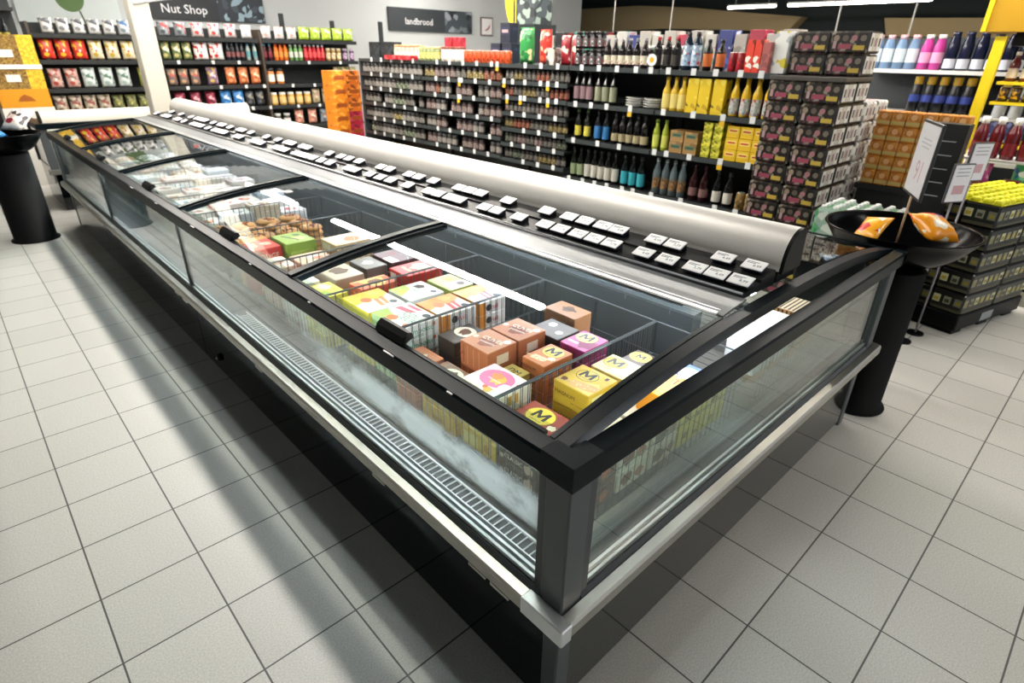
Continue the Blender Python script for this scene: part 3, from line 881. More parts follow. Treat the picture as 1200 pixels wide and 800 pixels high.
carton('pale_m', 0.385, 0.582, 0.70, 0.085, 0.07, 0.05, '#e3d27a', '#cbb45a', [('text', 't', 'DM', 0.5, 0.55, 0.035, '#221a10'), ('blob', 't', 0.3, 0.3, 0.2, '#f3e8c0', 3)] + mini, 'pale yellow box marked DM wedged between pink and orange boxes', n=2)
carton('magentaM', 0.655, 0.512, 0.750, 0.11, 0.13, 0.05, '#c23c8a', '#a62c74', [('blob', 't', 0.75, 0.35, 0.3, '#8a1c5c', 5)] + M_logo(0.42, 0.68, 0.27, '#e6c95a') + [('rect', 't', 0.1, 0.2, 0.5, 0.3, '#f0a8d0')] + mini,
       'magenta ice cream box with yellow M disc', n=3)
carton('dark_nut', 0.655, 0.655, 0.745, 0.14, 0.12, 0.075, '#3b2720', '#2f1f1b',
       [('disc', 't', 0.3, 0.7, 0.14, '#f3efe6'), ('disc', 't', 0.75, 0.4, 0.12, '#efe8da'), ('disc', 'r', 0.5, 0.7, 0.2, '#f3efe6'), ('disc', 'r', 0.25, 0.3, 0.18, '#e8dccb'), ('text', 'r', 'noir', 0.65, 0.35, 0.025, '#f3efe6')],
       'dark chocolate coloured box with white discs behind the orange brown boxes', n=2)
carton('brown_back', 0.800, 0.72, 0.758, 0.155, 0.1, 0.06, '#a3714f', '#b58058',
       [('blob', 't', 0.5, 0.55, 0.3, '#5a3a28', 12), ('rect', 't', 0.3, 0.5, 0.75, 0.62, '#2c1a14'), ('text', 'f', 'caramel', 0.5, 0.5, 0.025, '#f2dcc0')], 'plain brown box at the back of the second basket, below the hood', n=2)
carton('choc_tall', 0.42, 0.895, 0.715, 0.10, 0.15, 0.06, '#30221d', '#3a2a22', [('disc', 't', 0.5, 0.6, 0.26, '#efe6d6', 1.2), ('blob', 't', 0.5, 0.6, 0.2, '#6a3a22', 8)],
       'very dark box with white ringed lid beside the wire divider', n=2)

# --- third basket: white green stack and orange white boxes
wg = [('poly', 't', [(0.0, 0.0), (0.62, 0.0), (0.4, 0.3), (0.0, 0.42)], '#a9d04e'), ('poly', 't', [(0.05, 0.55), (0.45, 0.62), (0.55, 0.78), (0.1, 0.72)], '#d9486a'), ('poly', 't', [(0.12, 0.82), (0.5, 0.84), (0.55, 0.95), (0.15, 0.92)], '#dc4f70'),
      ('disc', 't', 0.42, 0.22, 0.12, '#ee7d3c', 1.3), ('text', 't', 'DOU', 0.62, 0.6, 0.042, '#3f9a6c'), ('text', 't', 'CEUR', 0.66, 0.4, 0.042, '#3f9a6c'), ('disc', 't', 0.8, 0.83, 0.09, '#2b3134', 1.2), ('disc', 't', 0.9, 0.2, 0.08, '#e6734a'),
      ('text', 'r', 'framboise', 0.45, 0.55, 0.032, '#2c9a6e'), ('disc', 'r', 0.85, 0.7, 0.15, '#e87a4a'), ('text', 'r', 'sorbet', 0.4, 0.2, 0.02, '#2c9a6e'), ('rect', 'f', 0, 0, 1, 1, '#c7dfa0'), ('disc', 'f', 0.3, 0.5, 0.3, '#3a8a5c'), ('blob', 'f', 0.7, 0.5, 0.3, '#86b84a', 3)]
carton('white_green', 0.300, 1.082, 0.760, 0.195, 0.165, 0.054, '#f4f4f0', '#f0f1ee', wg, 'white and green sorbet box with pink bars, top of the stack by the lid handle', n=3,
       low='white and green sorbet box lower in the stack by the lid handle')
def fruit(a, b, ink):
    return [('poly', 't', [(0, 0), (0.55, 0), (0.4, 0.4), (0.55, 0.7), (0.3, 1), (0, 1)], a), ('disc', 't', 0.42, 0.35, 0.13, '#ee7d3c', 1.2), ('poly', 't', [(0.45, 0.52), (0.85, 0.45), (0.87, 0.55), (0.47, 0.62)], ink), ('poly', 't', [(0.42, 0.68), (0.82, 0.62), (0.84, 0.7), (0.44, 0.78)], ink),
            ('disc', 't', 0.8, 0.82, 0.09, '#2b3134', 1.2), ('blob', 't', 0.18, 0.7, 0.18, b, 3), ('rect', 'f', 0, 0, 1, 1, a), ('text', 'r', 'fruit', 0.55, 0.5, 0.03, ink), ('rect', 'r', 0, 0, 0.22, 1, a), ('disc', 'r', 0.35, 0.5, 0.28, '#2b3134')]
carton('or_white', 0.482, 1.072, 0.755, 0.17, 0.165, 0.053, '#f3f2ee', '#efeeea', fruit('#f0962c', '#f6b45a', '#d83a32'), 'orange and white fruit ice box with red stripes in front of the hood side one', n=3,
       low='orange and white fruit ice box lower in the front stack')
carton('or_white2', 0.650, 1.072, 0.755, 0.17, 0.14, 0.053, '#f3f2ee', '#efeeea', fruit('#f2a03a', '#f6c46a', '#cf3452'), 'orange and white fruit ice box with red stripes nearest the hood', n=3,
       low='orange and white fruit ice box lower in the stack nearest the hood')
carton('yel_white', 0.298, 1.302, 0.752, 0.20, 0.165, 0.052, '#f3f2ee', '#efeeea', fruit('#f3d52e', '#f7e46a', '#ec8a34'), 'yellow and white fruit ice box with orange stripes by the second arch bar', n=3,
       low='yellow and white fruit ice box lower in its stack')
carton('gr_white', 0.482, 1.275, 0.752, 0.165, 0.165, 0.052, '#f4f4f0', '#eef0ea', [('poly', 't', [(0, 0), (0.6, 0), (0.3, 0.45), (0, 0.5)], '#c9dc6a'), ('blob', 't', 0.32, 0.72, 0.16, '#4a3a30', 7), ('text', 't', 'melisse', 0.6, 0.5, 0.03, '#3f8f62'), ('disc', 't', 0.82, 0.8, 0.08, '#2b3134', 1.2), ('disc', 't', 0.35, 0.2, 0.1, '#f0d24a', 1.2)],
       'white box with pale green corner and brown scoop, beside the orange one', n=3, low='white box with pale green corner lower in its stack')
carton('gr_back', 0.650, 1.265, 0.752, 0.165, 0.125, 0.052, '#c8d47a', '#b4c260', [('poly', 't', [(0.5, 0.2), (1, 0.1), (1, 1), (0.6, 1)], '#f4f4ee'), ('blob', 't', 0.3, 0.6, 0.22, '#e3c44a', 2), ('blob', 't', 0.75, 0.7, 0.2, '#584a3a', 8)],
       'olive green box with white corner nearest the hood in the third basket', n=3, low='olive green box lower in the hood side stack')
# --- fourth basket
carton('yel_cluster', 0.205, 1.53, 0.750, 0.16, 0.12, 0.054, '#e9d83c', '#e2d04a', [('blob', 't', 0.3, 0.6, 0.3, '#f6f1c0', 3), ('blob', 't', 0.7, 0.4, 0.25, '#b9c83a', 4), ('rect', 'f', 0, 0.2, 1, 0.6, '#f3e77a'), ('disc', 'f', 0.5, 0.5, 0.3, '#d8b92a')],
       'lemon yellow box by the front glass in the fourth basket', n=3, low='lemon yellow box low behind the front glass')
carton('orange_bear', 0.400, 1.475, 0.752, 0.105, 0.17, 0.054, '#e0653a', '#d8572f', [('blob', 't', 0.42, 0.5, 0.36, '#f0c25a', 11), ('blob', 't', 0.45, 0.55, 0.2, '#7a4a26', 12), ('rect', 't', 0.0, 0.0, 0.15, 1.0, '#f2a85a'), ('text', 'f', 'miel', 0.5, 0.5, 0.03, '#fff0d0')],
       'orange box with yellow face print near the second arch bar', n=3, low='orange box lower in its stack by the arch bar')
carton('red_back', 0.635, 1.50, 0.756, 0.15, 0.19, 0.054, '#cf2d27', '#bf2620', [('blob', 't', 0.5, 0.62, 0.26, '#e8c59a', 5), ('text', 't', 'fraise', 0.42, 0.3, 0.035, '#ffdca0'), ('rect', 'f', 0.1, 0.2, 0.4, 0.8, '#f3e9e0')],
       'bright red box by the hood near the second arch bar', n=3, low='bright red box lower in its stack')
carton('dark_red', 0.660, 1.72, 0.752, 0.18, 0.13, 0.054, '#5c1f24', '#4a191e', [('rect', 't', 0.5, 0.0, 0.95, 0.35, '#efe6da'), ('blob', 't', 0.3, 0.6, 0.2, '#7c2a30', 3)], 'dark red box beyond the bright red one', n=3, low='dark red box lower in its stack')
carton('pale_side', 0.195, 1.75, 0.742, 0.17, 0.11, 0.054, '#f0ece6', '#e9e4de', [('blob', 't', 0.5, 0.5, 0.3, '#e2a08c', 3), ('text', 'f', 'crème', 0.5, 0.5, 0.03, '#8a5a4a'), ('blob', 'f', 0.8, 0.5, 0.3, '#d8897a', 6)], 'white box with pink print behind the front glass in the fourth basket', n=3, low='white box with pink print low in the fourth basket')
carton('tan_side', 0.37, 1.72, 0.742, 0.2, 0.14, 0.054, '#c9b9a4', '#b8a690', [('blob', 't', 0.5, 0.5, 0.34, '#6a5040', 3)], 'tan box with brown print in the fourth basket', n=2, low='tan box low in the fourth basket')
carton('grey_side', 0.53, 1.74, 0.742, 0.16, 0.11, 0.054, '#8c8680', '#77716b', [('blob', 't', 0.5, 0.5, 0.3, '#d8cfc4', 9)], 'grey box in the fourth basket beside the dark red one', n=3, low='grey box low in the fourth basket')

# --- second lid: red, green, beige boxes, cones and pastries
carton('b2_red', 0.242, 2.32, 0.755, 0.22, 0.15, 0.08, '#d8342c', '#cf2a24', [('poly', 't', [(0, 0), (0.35, 0), (0.2, 1), (0, 1)], '#f0962c'), ('blob', 't', 0.6, 0.7, 0.2, '#f6c8b0', 5), ('text', 't', 'top', 0.6, 0.35, 0.05, '#ffe0b0'), ('rect', 'f', 0, 0, 0.3, 1, '#f0a63c'), ('text', 'r', 'ROUGE', 0.5, 0.5, 0.035, '#ffe6d0')],
       'red box with orange end by the second lid handle', n=2, low='red box under the one by the second lid handle')
carton('b2_green', 0.408, 2.27, 0.765, 0.19, 0.155, 0.085, '#9cba3c', '#88a834', [('blob', 't', 0.6, 0.62, 0.24, '#e9d98a', 4), ('poly', 't', [(0.2, 0.2), (0.8, 0.5), (0.75, 0.6), (0.15, 0.3)], '#4c6a1e'), ('blob', 't', 0.3, 0.7, 0.15, '#5c7a26', 2), ('rect', 'r', 0.1, 0.1, 0.9, 0.5, '#b4cc5c')],
       'lime green box beside the red one under the second lid', n=2, low='lime green box under the top one')
carton('b2_beige', 0.615, 2.10, 0.760, 0.165, 0.2, 0.054, '#e6cba2', '#d8b98c', [('blob', 't', 0.6, 0.6, 0.24, '#b57a42', 6), ('blob', 't', 0.3, 0.4, 0.16, '#f4e6cc', 7), ('rect', 'f', 0.1, 0.2, 0.6, 0.8, '#f0e0c4')], 'beige biscuit ice cream box on the hood side under the second lid', n=3, low='beige biscuit box low on the hood side')
carton('b2_beige_low', 0.385, 2.02, 0.730, 0.15, 0.17, 0.05, '#e9c8b2', '#dcb49c', [('blob', 't', 0.4, 0.5, 0.25, '#f6e4d8', 3), ('blob', 't', 0.7, 0.6, 0.2, '#cf8f74', 5)], 'pale pink box in front of the lime green one', n=2, low='pale pink box underneath the top one')
carton('b2_salmon', 0.225, 2.05, 0.728, 0.17, 0.11, 0.05, '#efd8cc', '#e3b8a4', [('blob', 't', 0.5, 0.5, 0.3, '#d07c5e', 3)], 'salmon printed box by the front glass under the second lid', n=2, low='salmon printed box low by the front glass')
def make_pastry():
    mb = MB().lathe([(0.02, 0.0), (0.058, 0.004), (0.066, 0.012), (0.06, 0.022), (0.03, 0.028), (0.012, 0.022)], mat('#c08a4c', 0.6), 16)
    o = mb.build('frozen_pastry')
    rn = random.Random(5)
    t = MB()
    for _ in range(9):
        a = rn.random() * 6.28; r = rn.random() * 0.04
        t.lathe([(0.009, 0.0), (0.007, 0.004), (0.002, 0.005)], mat(rn.choice(('#7a3f20', '#f0dcb4', '#a03a24')), 0.6), 6, Matrix.Translation((r * math.cos(a), r * math.sin(a), 0.0255)))
    tag(t.build('topping', o), 'dotted brown and cream topping')
    return o
px = [0.235, 0.375, 0.515, 0.655]
for j, yy in enumerate((2.60, 2.74, 2.88)):
    for i, x in enumerate(px):
        for k in range(5):
            place('pastry', make_pastry, (x, yy, 0.572 + k * 0.03), i + j + k, 'round tan frozen pastry with brown topping near the third arch bar', 'pastry', 'frozen round pastries')
PAL3 = [('#f4f3f0', '#e9e8e6', ['#c8443a', '#e8d2a0']), ('#f0eeea', '#e2dfda', ['#d8a8a8', '#6b5a50']), ('#dfe9ee', '#cdd9e0', ['#5a8fb8', '#f0efe8']), ('#f3e6e2', '#e9d4ce', ['#c85a4a', '#f6efe4']), ('#ece7da', '#d8cfba', ['#8a5a36', '#c89a54']), ('#e7e3de', '#cfc9c0', ['#a34a40', '#4d5a36'])]
def meal(key, x, y, z, w, d, h, pal, label, n, group, sd):
    t, s, ink = pal
    decs = [('disc', 't', 0.55, 0.55, 0.33, '#fbfaf6', 1.2), ('blob', 't', 0.55, 0.55, 0.26, ink[0], sd), ('blob', 't', 0.5, 0.6, 0.13, ink[1], sd + 1), ('rect', 't', 0.05, 0.06, 0.6, 0.18, ink[0]), ('rect', 'f', 0.1, 0.3, 0.6, 0.7, ink[0])]
    carton(key, x, y, z, w, d, h, t, s, decs, label, n=n, group=group, name='frozen_meal_box', cat='frozen food box', low=label)
for bi, (y0, y1, bay, hue) in enumerate([(3.05, 3.53, 'third', PAL3), (3.56, 4.05, 'fourth', PAL3), (4.08, 4.57, 'fourth', PAL3)]):
    ny = 3
    for j in range(ny):
        for i in range(4):
            p = (i * 2 + j + bi * 3) % len(PAL3)
            x = 0.245 + 0.172 * i; yy = y0 + (y1 - y0) * (j + 0.5) / ny
            meal(f'meal{p}', x, yy, 0.700 + 0.03 * ((i + j) % 3), 0.15, 0.162, 0.036, PAL3[p],
                 ('white frozen meal box with red print', 'white frozen meal box with pinkish print', 'pale blue frozen meal box', 'pale pink frozen meal box', 'cream frozen meal box', 'greyish frozen meal box')[p] + f' in the {bnames[5 + bi + 1]} basket', 3,
                 f'frozen meal boxes kind {p + 1} in the {bnames[6 + bi]} basket', p * 7)
def bag_mesh(mb, w, d, h, m1, pinch=0.9, nu=8, nv=8, M=None):
    """upright pillow bag, front facing local -y"""
    vs = []; fs = []
    for s in (-1, 1):
        b = len(vs)
        for j in range(nv + 1):
            v = j / nv
            for i in range(nu + 1):
                u = i / nu
                t = (1 - abs(2 * u - 1) ** 3) * (1 - abs(2 * v - 1) ** 4)
                wv = 1 - 0.06 * math.sin(PI * v)
                rip = 0.06 * math.sin(9 * u + 5 * v) * math.sin(7 * v)
                vs.append(((u - 0.5) * w * wv, s * d / 2 * t * (1 + rip), v * h))
        for j in range(nv):
            for i in range(nu):
                a = b + j * (nu + 1) + i
                fs.append((a, a + 1, a + nu + 2, a + nu + 1))
    mb.add(vs, fs, m1, True, M)
    return mb
def make_flatbag(c, inks):
    def f():
        mb = MB()
        bag_mesh(mb, 0.17, 0.06, 0.22, printed(c, inks, 30, 0.3, 0.45), M=Matrix.Translation((0, -0.11, 0.03)) @ Matrix.Rotation(-PI / 2, 4, 'X'))
        return mb.build('frozen_bag')
    return f
FB = [('#d8dde0', ['#8fa6b4', '#f0f2f2', '#6a5040']), ('#c9ad86', ['#8a5a34', '#efe2c8']), ('#e6ddd0', ['#a0402e', '#caa46a']), ('#a9b8c0', ['#e8ecec', '#4a5a66'])]
for bi, (y0, y1) in enumerate([(4.60, 5.09), (5.12, 5.61), (5.64, 6.13)]):
    for j in range(2):
        for i in range(4):
            p = (i + j * 3 + bi) % 4
            place(f'fb{p}', make_flatbag(*FB[p]), (0.26 + 0.185 * i, y0 + 0.125 + 0.24 * j, 0.635), 0.0,
                  ('silvery blue frozen food bag', 'tan frozen food bag', 'cream frozen food bag with red print', 'grey blue frozen food bag')[p] + f' lying in the {bnames[9 + bi]} basket', 'frozen food bag', f'frozen bags kind {p + 1}, {bnames[9 + bi]} basket')
            place(f'fb{(p + 1) % 4}', make_flatbag(*FB[(p + 1) % 4]), (0.26 + 0.185 * i, y0 + 0.125 + 0.24 * j, 0.545), 0.0,
                  ('silvery blue frozen food bag', 'tan frozen food bag', 'cream frozen food bag with red print', 'grey blue frozen food bag')[(p + 1) % 4] + f' at the bottom of the {bnames[9 + bi]} basket', 'frozen food bag', f'frozen bags kind {(p + 1) % 4 + 1}, bottom of {bnames[9 + bi]} basket')
# back half of the island: a shelf basket with rolls in clear bags behind the end glass
t = empty('wire_basket', 'grey wire basket on the far half behind the hood, at the glazed end', 'basket', (1.13, 0.08, 0.52))
mb = MB()
for i in range(29):
    mb.rod((i * 0.03, 0, 0), (i * 0.03, 0, 0.18), 0.0012, WIRE, 4, False)
for zz in (0, 0.09, 0.18):
    mb.rod((0, 0, zz), (0.85, 0, zz), 0.002, WIRE, 5)
mb.build('side_wires', t)
mb = MB()
for i in range(18):
    mb.rod((0.05 * i, 0, 0), (0.05 * i, 0.6, 0), 0.0015, WIRE, 4, False)
mb.build('bottom_wires', t)
def make_roll():
    mb = MB()
    prof = [(0.006, -0.065), (0.022, -0.055), (0.034, -0.03), (0.038, 0), (0.034, 0.03), (0.022, 0.055), (0.006, 0.065)]
    mb.lathe(prof, mat('#b98a5a', 0.6), 10, Matrix.Translation((0, 0, 0.038)) @ Matrix.Rotation(PI / 2, 4, 'Y'))
    for q in (-0.03, 0.0, 0.03):
        mb.lathe([(0.0385, -0.004), (0.0395, 0), (0.0385, 0.004)], mat('#8f5f36', 0.6), 10, Matrix.Translation((q * 0.8, 0, 0.0375)) @ Matrix.Rotation(PI / 2, 4, 'Y'), False)
    return mb.build('bread_roll')
FILM = glass('plastic_film', '#f6f6f4', 1.6)
rr = random.Random(11)
for k, (x, y, z) in enumerate([(1.22, 0.145, 0.53), (1.37, 0.15, 0.53), (1.52, 0.14, 0.53), (1.67, 0.145, 0.53), (1.30, 0.22, 0.53), (1.46, 0.23, 0.53), (1.62, 0.22, 0.53)]):
    place('roll', make_roll, (x, y, z), rr.uniform(-0.15, 0.15), 'light brown bread roll in a clear bag behind the end glass', 'bread roll', 'bread rolls behind the end glass')

# ------------------------------------------------------------------ bin-shaped offer bowls
def offer_bowl(loc, off, rim, zr, rc, label):
    t = empty('bowl_stand', label, 'display stand', loc)
    mb = MB().lathe([(rc + 0.022, 0), (rc + 0.024, 0.006), (rc + 0.02, 0.014), (rc, 0.018), (rc, zr - 0.16), (rc - 0.02, zr - 0.16)], mat('#08090a', 0.65, 0, 1.2), 32)
    mb.build('column', t)
    prof = []
    for i in range(9):
        a = i / 8
        prof.append((0.10 + (rim - 0.10) * a ** 0.8, zr - 0.155 + 0.155 * a ** 2.0))
    inner = [(r - 0.008, z + 0.002) for r, z in prof]
    full = [(0.02, prof[0][1])] + prof + [(rim + 0.006, zr + 0.003), (rim + 0.002, zr + 0.009), (rim - 0.008, zr + 0.006)] + inner[::-1] + [(0.02, inner[0][1])]
    b = MB().lathe(full, mat('#050607', 0.22, 0, 1.16), 48, Matrix.Translation((off[0], off[1], 0)))
    tag(b.build('bowl', t), 'shallow glossy black bowl')
    return t
BC = (2.465, 0.085)
offer_bowl((2.37, 0.035, 0), (BC[0] - 2.37, BC[1] - 0.035), 0.325, 0.915, 0.128, 'black offer bowl on a column at the glazed freezer end with orange bags')
offer_bowl((-0.40, 6.28, 0), (0, 0), 0.30, 0.93, 0.165, 'black offer bowl on a thick column at the far left freezer end')

def make_snack(c, inks, w=0.19, d=0.075, h=0.24, sc=26, zig='#e8e4da', share=0.5):
    def f():
        mb = MB()
        bag_mesh(mb, w, d, h, printed(c, inks, sc, 0.3, share))
        o = mb.build('snack_bag')
        s = MB()
        for zz in (h - 0.014,):
            s.box(-w * 0.47, w * 0.47, -0.0022, 0.0022, zz, zz + 0.014, mat(c, 0.3))
        s.build('sealed_edge', o)
        return o
    return f
def lying_bag(key, c, inks, loc, rot, label, w=0.2, d=0.09, h=0.24):
    o = make_snack(c, inks, w, d, h, 22)()
    o.location = loc; o.rotation_euler = rot
    tag(o, label, 'snack bag')
    return o
lying_bag('bowlbag', '#f09a1e', ['#f6c24a', '#e8e0cc', '#d8432a', '#7a3a8a'], (2.51, -0.10, 0.885), (-1.12, 0.12, -0.5), 'orange and yellow snack bag in the front of the right bowl', 0.19, 0.09, 0.19)
lying_bag('bowlbag2', '#f2a81c', ['#c7281e', '#f2a81c', '#efe6d8'], (2.36, 0.21, 0.845), (-0.9, -0.2, -1.9), 'orange and red snack bag on the freezer side of the right bowl', 0.14, 0.06, 0.16)
lying_bag('bluebag', '#2f7fb8', ['#5fb0d8', '#e0eef4', '#1d4a7a'], (-0.46, 6.13, 0.925), (-1.2, 0, 0.3), 'blue snack bag in the far left bowl', 0.24, 0.09, 0.24)
lying_bag('whitebag', '#e4ddd6', ['#8a2433', '#c9b7ac', '#3a3a3c'], (-0.30, 6.30, 0.96), (-1.0, 0, -0.7), 'white and maroon bag in the far left bowl', 0.2, 0.1, 0.26)

# price sign on a stick standing in the right bowl
t = empty('price_sign', 'framed white price sign on a thin stick in the right bowl', 'sign', (2.46, 0.085, 0.765), math.atan2(0.45, 0.9))
MB().rod((0, 0, 0.004), (0, 0, 0.31), 0.005, mat('#a98a6a', 0.5), 8).build('stick', t)
MB().cbox(-0.155, 0.155, -0.006, 0.006, 0.305, 0.63, 0.002, mat('#2c2d30', 0.4)).build('frame', t)
mb = MB().box(-0.143, 0.143, 0.0061, 0.0068, 0.317, 0.618, mat('#bcbcc0', 0.5))
T = Matrix.Translation((0, 0.0072, 0)) @ Matrix(((-1, 0, 0, 0), (0, 0, 1, 0), (0, 1, 0, 0), (0, 0, 0, 1)))
for k, (zz, hw) in enumerate(((0.555, 0.07), (0.538, 0.085), (0.521, 0.06))):
    mb.box(-hw, hw, 0.0068, 0.0072, zz - 0.004, zz + 0.003, mat('#a3a3a8', 0.6))
mb.text('91', 0.13, mat('#a8868a', 0.6), T @ Matrix.Translation((0, 0.42, 0)))
tag(mb.build('price_card', t), 'white card with grey lines and pale red digits')

# ------------------------------------------------------------------ product kinds for the shelves
def make_bottle(name, h, r, glassc, labelc, capc, neck=0.36, shoulder=0.62, lab=(0.12, 0.45), rough=0.15, capl=0.12, inks=None):
    def f():
        mb = MB()
        rn = r * neck
        mb.lathe([(r * 0.86, 0), (r, h * 0.02), (r, h * (shoulder - 0.06)), (r * 0.9, h * shoulder), (rn * 1.25, h * (shoulder + 0.13)), (rn, h * (shoulder + 0.2)), (rn, h * 0.985)], mat(glassc, rough), 12)
        o = mb.build(name)
        if labelc:
            lm = printed(labelc, inks, 55, 0.5, 0.35) if inks else mat(labelc, 0.5)
            MB().lathe([(r * 1.012, h * lab[0]), (r * 1.012, h * lab[1])], lm, 12, None, False).build('label', o)
        MB().lathe([(rn * 1.12, h * (1 - capl)), (rn * 1.14, h * 0.998), (rn * 0.9, h)], mat(capc, 0.35), 10).build('cap', o)
        return o
    return f
def make_jar(name, h, r, bodyc, labelc, capc, inks=None):
    def f():
        o = MB().lathe([(r * 0.9, 0), (r, h * 0.05), (r, h * 0.76), (r * 0.82, h * 0.84)], mat(bodyc, 0.2), 12).build(name)
        if labelc:
            MB().lathe([(r * 1.015, h * 0.16), (r * 1.015, h * 0.62)], printed(labelc, inks, 60, 0.5, 0.4) if inks else mat(labelc, 0.5), 12, None, False).build('label', o)
        MB().lathe([(r * 0.9, h * 0.83), (r * 0.92, h * 0.99), (r * 0.84, h)], mat(capc, 0.35), 12).build('lid', o)
        return o
    return f
def make_can(name, h, r, c, inks):
    def f():
        o = MB().lathe([(r * 0.9, 0), (r, h * 0.04), (r, h * 0.95), (r * 0.9, h)], printed(c, inks, 45, 0.3, 0.5), 12).build(name)
        MB().lathe([(r * 0.84, h), (r * 0.86, h + 0.002), (r * 0.8, h + 0.003)], ALU, 12).build('rim', o)
        return o
    return f
def make_box(name, w, d, h, c, inks, panel=None, sc=26, share=0.45):
    def f():
        mb = MB().cbox(-w / 2, w / 2, -d / 2, d / 2, 0, h, 0.002, printed(c, inks, sc, 0.45, share) if inks else mat(c, 0.45))
        if panel:
            mb.box(-w * 0.36, w * 0.36, -d / 2 - 0.0008, -d / 2, h * 0.42, h * 0.78, mat(panel[0], 0.45))
            mb.box(-w * 0.3, w * 0.3, -d / 2 - 0.0014, -d / 2 - 0.0008, h * 0.52, h * 0.66, mat(panel[1], 0.45))
        return mb.build(name)
    return f

GX = 3.70
def run(key, mk, ys, x, z, label, cat, group, rz=-PI / 2, along='y', jit=0.004):
    for y in ys:
        j = random.uniform(-jit, jit)
        loc = (x + j, y, z) if along == 'y' else (y, x + j, z)
        place(key, mk, loc, rz, label, cat, group)
def spread(a, b, p):
    n = max(1, int((b - a) / p + 1e-6)); q = (b - a) / n
    return [a + q * (i + 0.5) for i in range(n)]

# ------------------------------------------------------------------ shelving parallel to the freezer
def gondola(y0, y1, zs, label, grid=True):
    t = empty('shelving_unit', label, 'shelf', (GX, y0, 0), 0, None)
    w = y1 - y0
    MB().box(0.44, 0.47, 0.004, w - 0.004, 0.0, 1.52, mat('#131818', 0.6)).build('back_panel', t)
    MB().box(0.0, 0.44, 0.004, w - 0.004, 0.0, 0.13, SHELFM).build('base', t)
    for yy in (0.004, w - 0.029):
        MB().box(0.40, 0.44, yy, yy + 0.025, 0.13, 1.53, SHELFM).build('upright', t)
    for z in zs:
        s = MB().box(0.0, 0.44, 0.006, w - 0.006, z - 0.022, z, SHELFM).build('shelf', t)
        MB().prism([(-0.006, z - 0.034), (-0.012, z - 0.034), (-0.012, z + 0.003), (-0.006, z + 0.003)], 'y', 0.006, w - 0.006, mat('#343a3b', 0.4)).build('price_rail', s)
    return t
ZA = [1.53, 1.22, 0.895, 0.53]
gondola(1.38, 2.37, ZA, 'dark shelving unit full of yellow bottles and cartons beside the pack tower')
gondola(2.37, 3.36, ZA, 'dark shelving unit with tall dark wine bottles left of the yellow cartons')
ZB = [1.53, 1.375, 1.225, 1.07, 0.915, 0.76, 0.60]
gondola(3.36, 4.30, ZB, 'dark shelving unit with narrow shelves of spice jars and yellow tags')
ZC = [1.53, 1.355, 1.18, 0.99, 0.80, 0.61]
gondola(4.30, 5.75, ZC, 'dark shelving unit with pinkish jars, middle of the spice shelves')
tt = gondola(5.75, 7.20, ZC, 'dark shelving unit with silvery jars beside the orange crate stack')
MB().box(0.0, 0.44, 1.445, 1.47, 0.0, 1.53, mat('#4a4e50', 0.5)).build('end_panel', tt)

X1 = GX + 0.075
e = 0.0015
# first unit, top shelf
run('whitebox', make_box('carton', 0.10, 0.2, 0.27, '#e9eae6', ['#d9c93a', '#b8bfc2'], None, 20, 0.3), [1.435], X1 + 0.1, 1.53 + e, 'white carton with yellow top on top shelf next to the pack tower', 'carton', None)
run('pinkbox', make_box('carton', 0.06, 0.1, 0.20, '#a85a55', ['#8c4a48', '#c98a80']), [1.515], X1, 1.53 + e, 'dull red carton between the red orange and white cartons', 'carton', None)
run('redor', make_box('carton', 0.055, 0.09, 0.215, '#dc3b22', ['#f0ece4', '#8a1f14', '#e85a2a'], None, 30, 0.4), [1.578, 1.637], X1, 1.53 + e, 'red orange carton on the top shelf', 'carton', 'red orange cartons')
run('redbot', make_can('drink_can', 0.13, 0.03, '#8c1620', ['#b8232e', '#5a0f14']), spread(1.68, 1.82, 0.064), X1, 1.53 + e, 'dark red can on the top shelf', 'can', 'dark red cans')
run('orbot', make_bottle('bottle', 0.22, 0.034, '#15120f', '#c4682a', '#111111', 0.4, 0.66, (0.14, 0.55)), spread(1.83, 2.05, 0.075), X1, 1.53 + e, 'black bottle with orange label on the top shelf', 'bottle', 'black bottles with orange labels')
run('blbot', make_bottle('bottle', 0.27, 0.037, '#1b2a3a', '#9fb6cc', '#1a1a1c', 0.45, 0.72, (0.12, 0.66), inks=['#5d86ad', '#c04a4a', '#dfe6ea']), spread(2.06, 2.22, 0.08), X1, 1.53 + e, 'tall bottle with light blue label on the top shelf', 'bottle', 'bottles with light blue labels')
run('dkbot', make_bottle('bottle', 0.24, 0.033, '#12110f', '#2a2622', '#a81e26', 0.4, 0.68), spread(2.23, 2.50, 0.07), X1, 1.53 + e, 'dark sauce bottle with red cap on the top shelf', 'bottle', 'dark bottles with red caps')
run('wcap', make_jar('jar', 0.17, 0.03, '#25211e', '#d9d5cc', '#e9e7e2'), spread(2.30, 2.66, 0.065), X1 + 0.13, 1.535 + e, 'dark jar with white lid in the back row of the top shelf', 'jar', 'white lidded jars, top shelf')
run('cream', make_bottle('bottle', 0.23, 0.032, '#181013', '#cfc8b4', '#8d8a92', 0.42, 0.64, (0.12, 0.42), inks=['#8a2230', '#efe8d4']), spread(2.55, 3.02, 0.07), X1, 1.53 + e, 'dark bottle with cream label on the top shelf', 'bottle', 'dark bottles with cream labels')
run('blkjar', make_jar('jar', 0.14, 0.036, '#1c1b1c', '#5a5a5c', '#141414', ['#c8c6c2', '#8a2f34']), spread(3.02, 3.36, 0.078), X1, 1.53 + e, 'black jar with grey label on the top shelf', 'jar', 'black jars, top shelf')
run('blkjar', None, spread(3.02, 3.36, 0.078), X1, 1.53 + e + 0.144, 'black jar with grey label stacked on the black jars', 'jar', 'stacked black jars, top shelf')
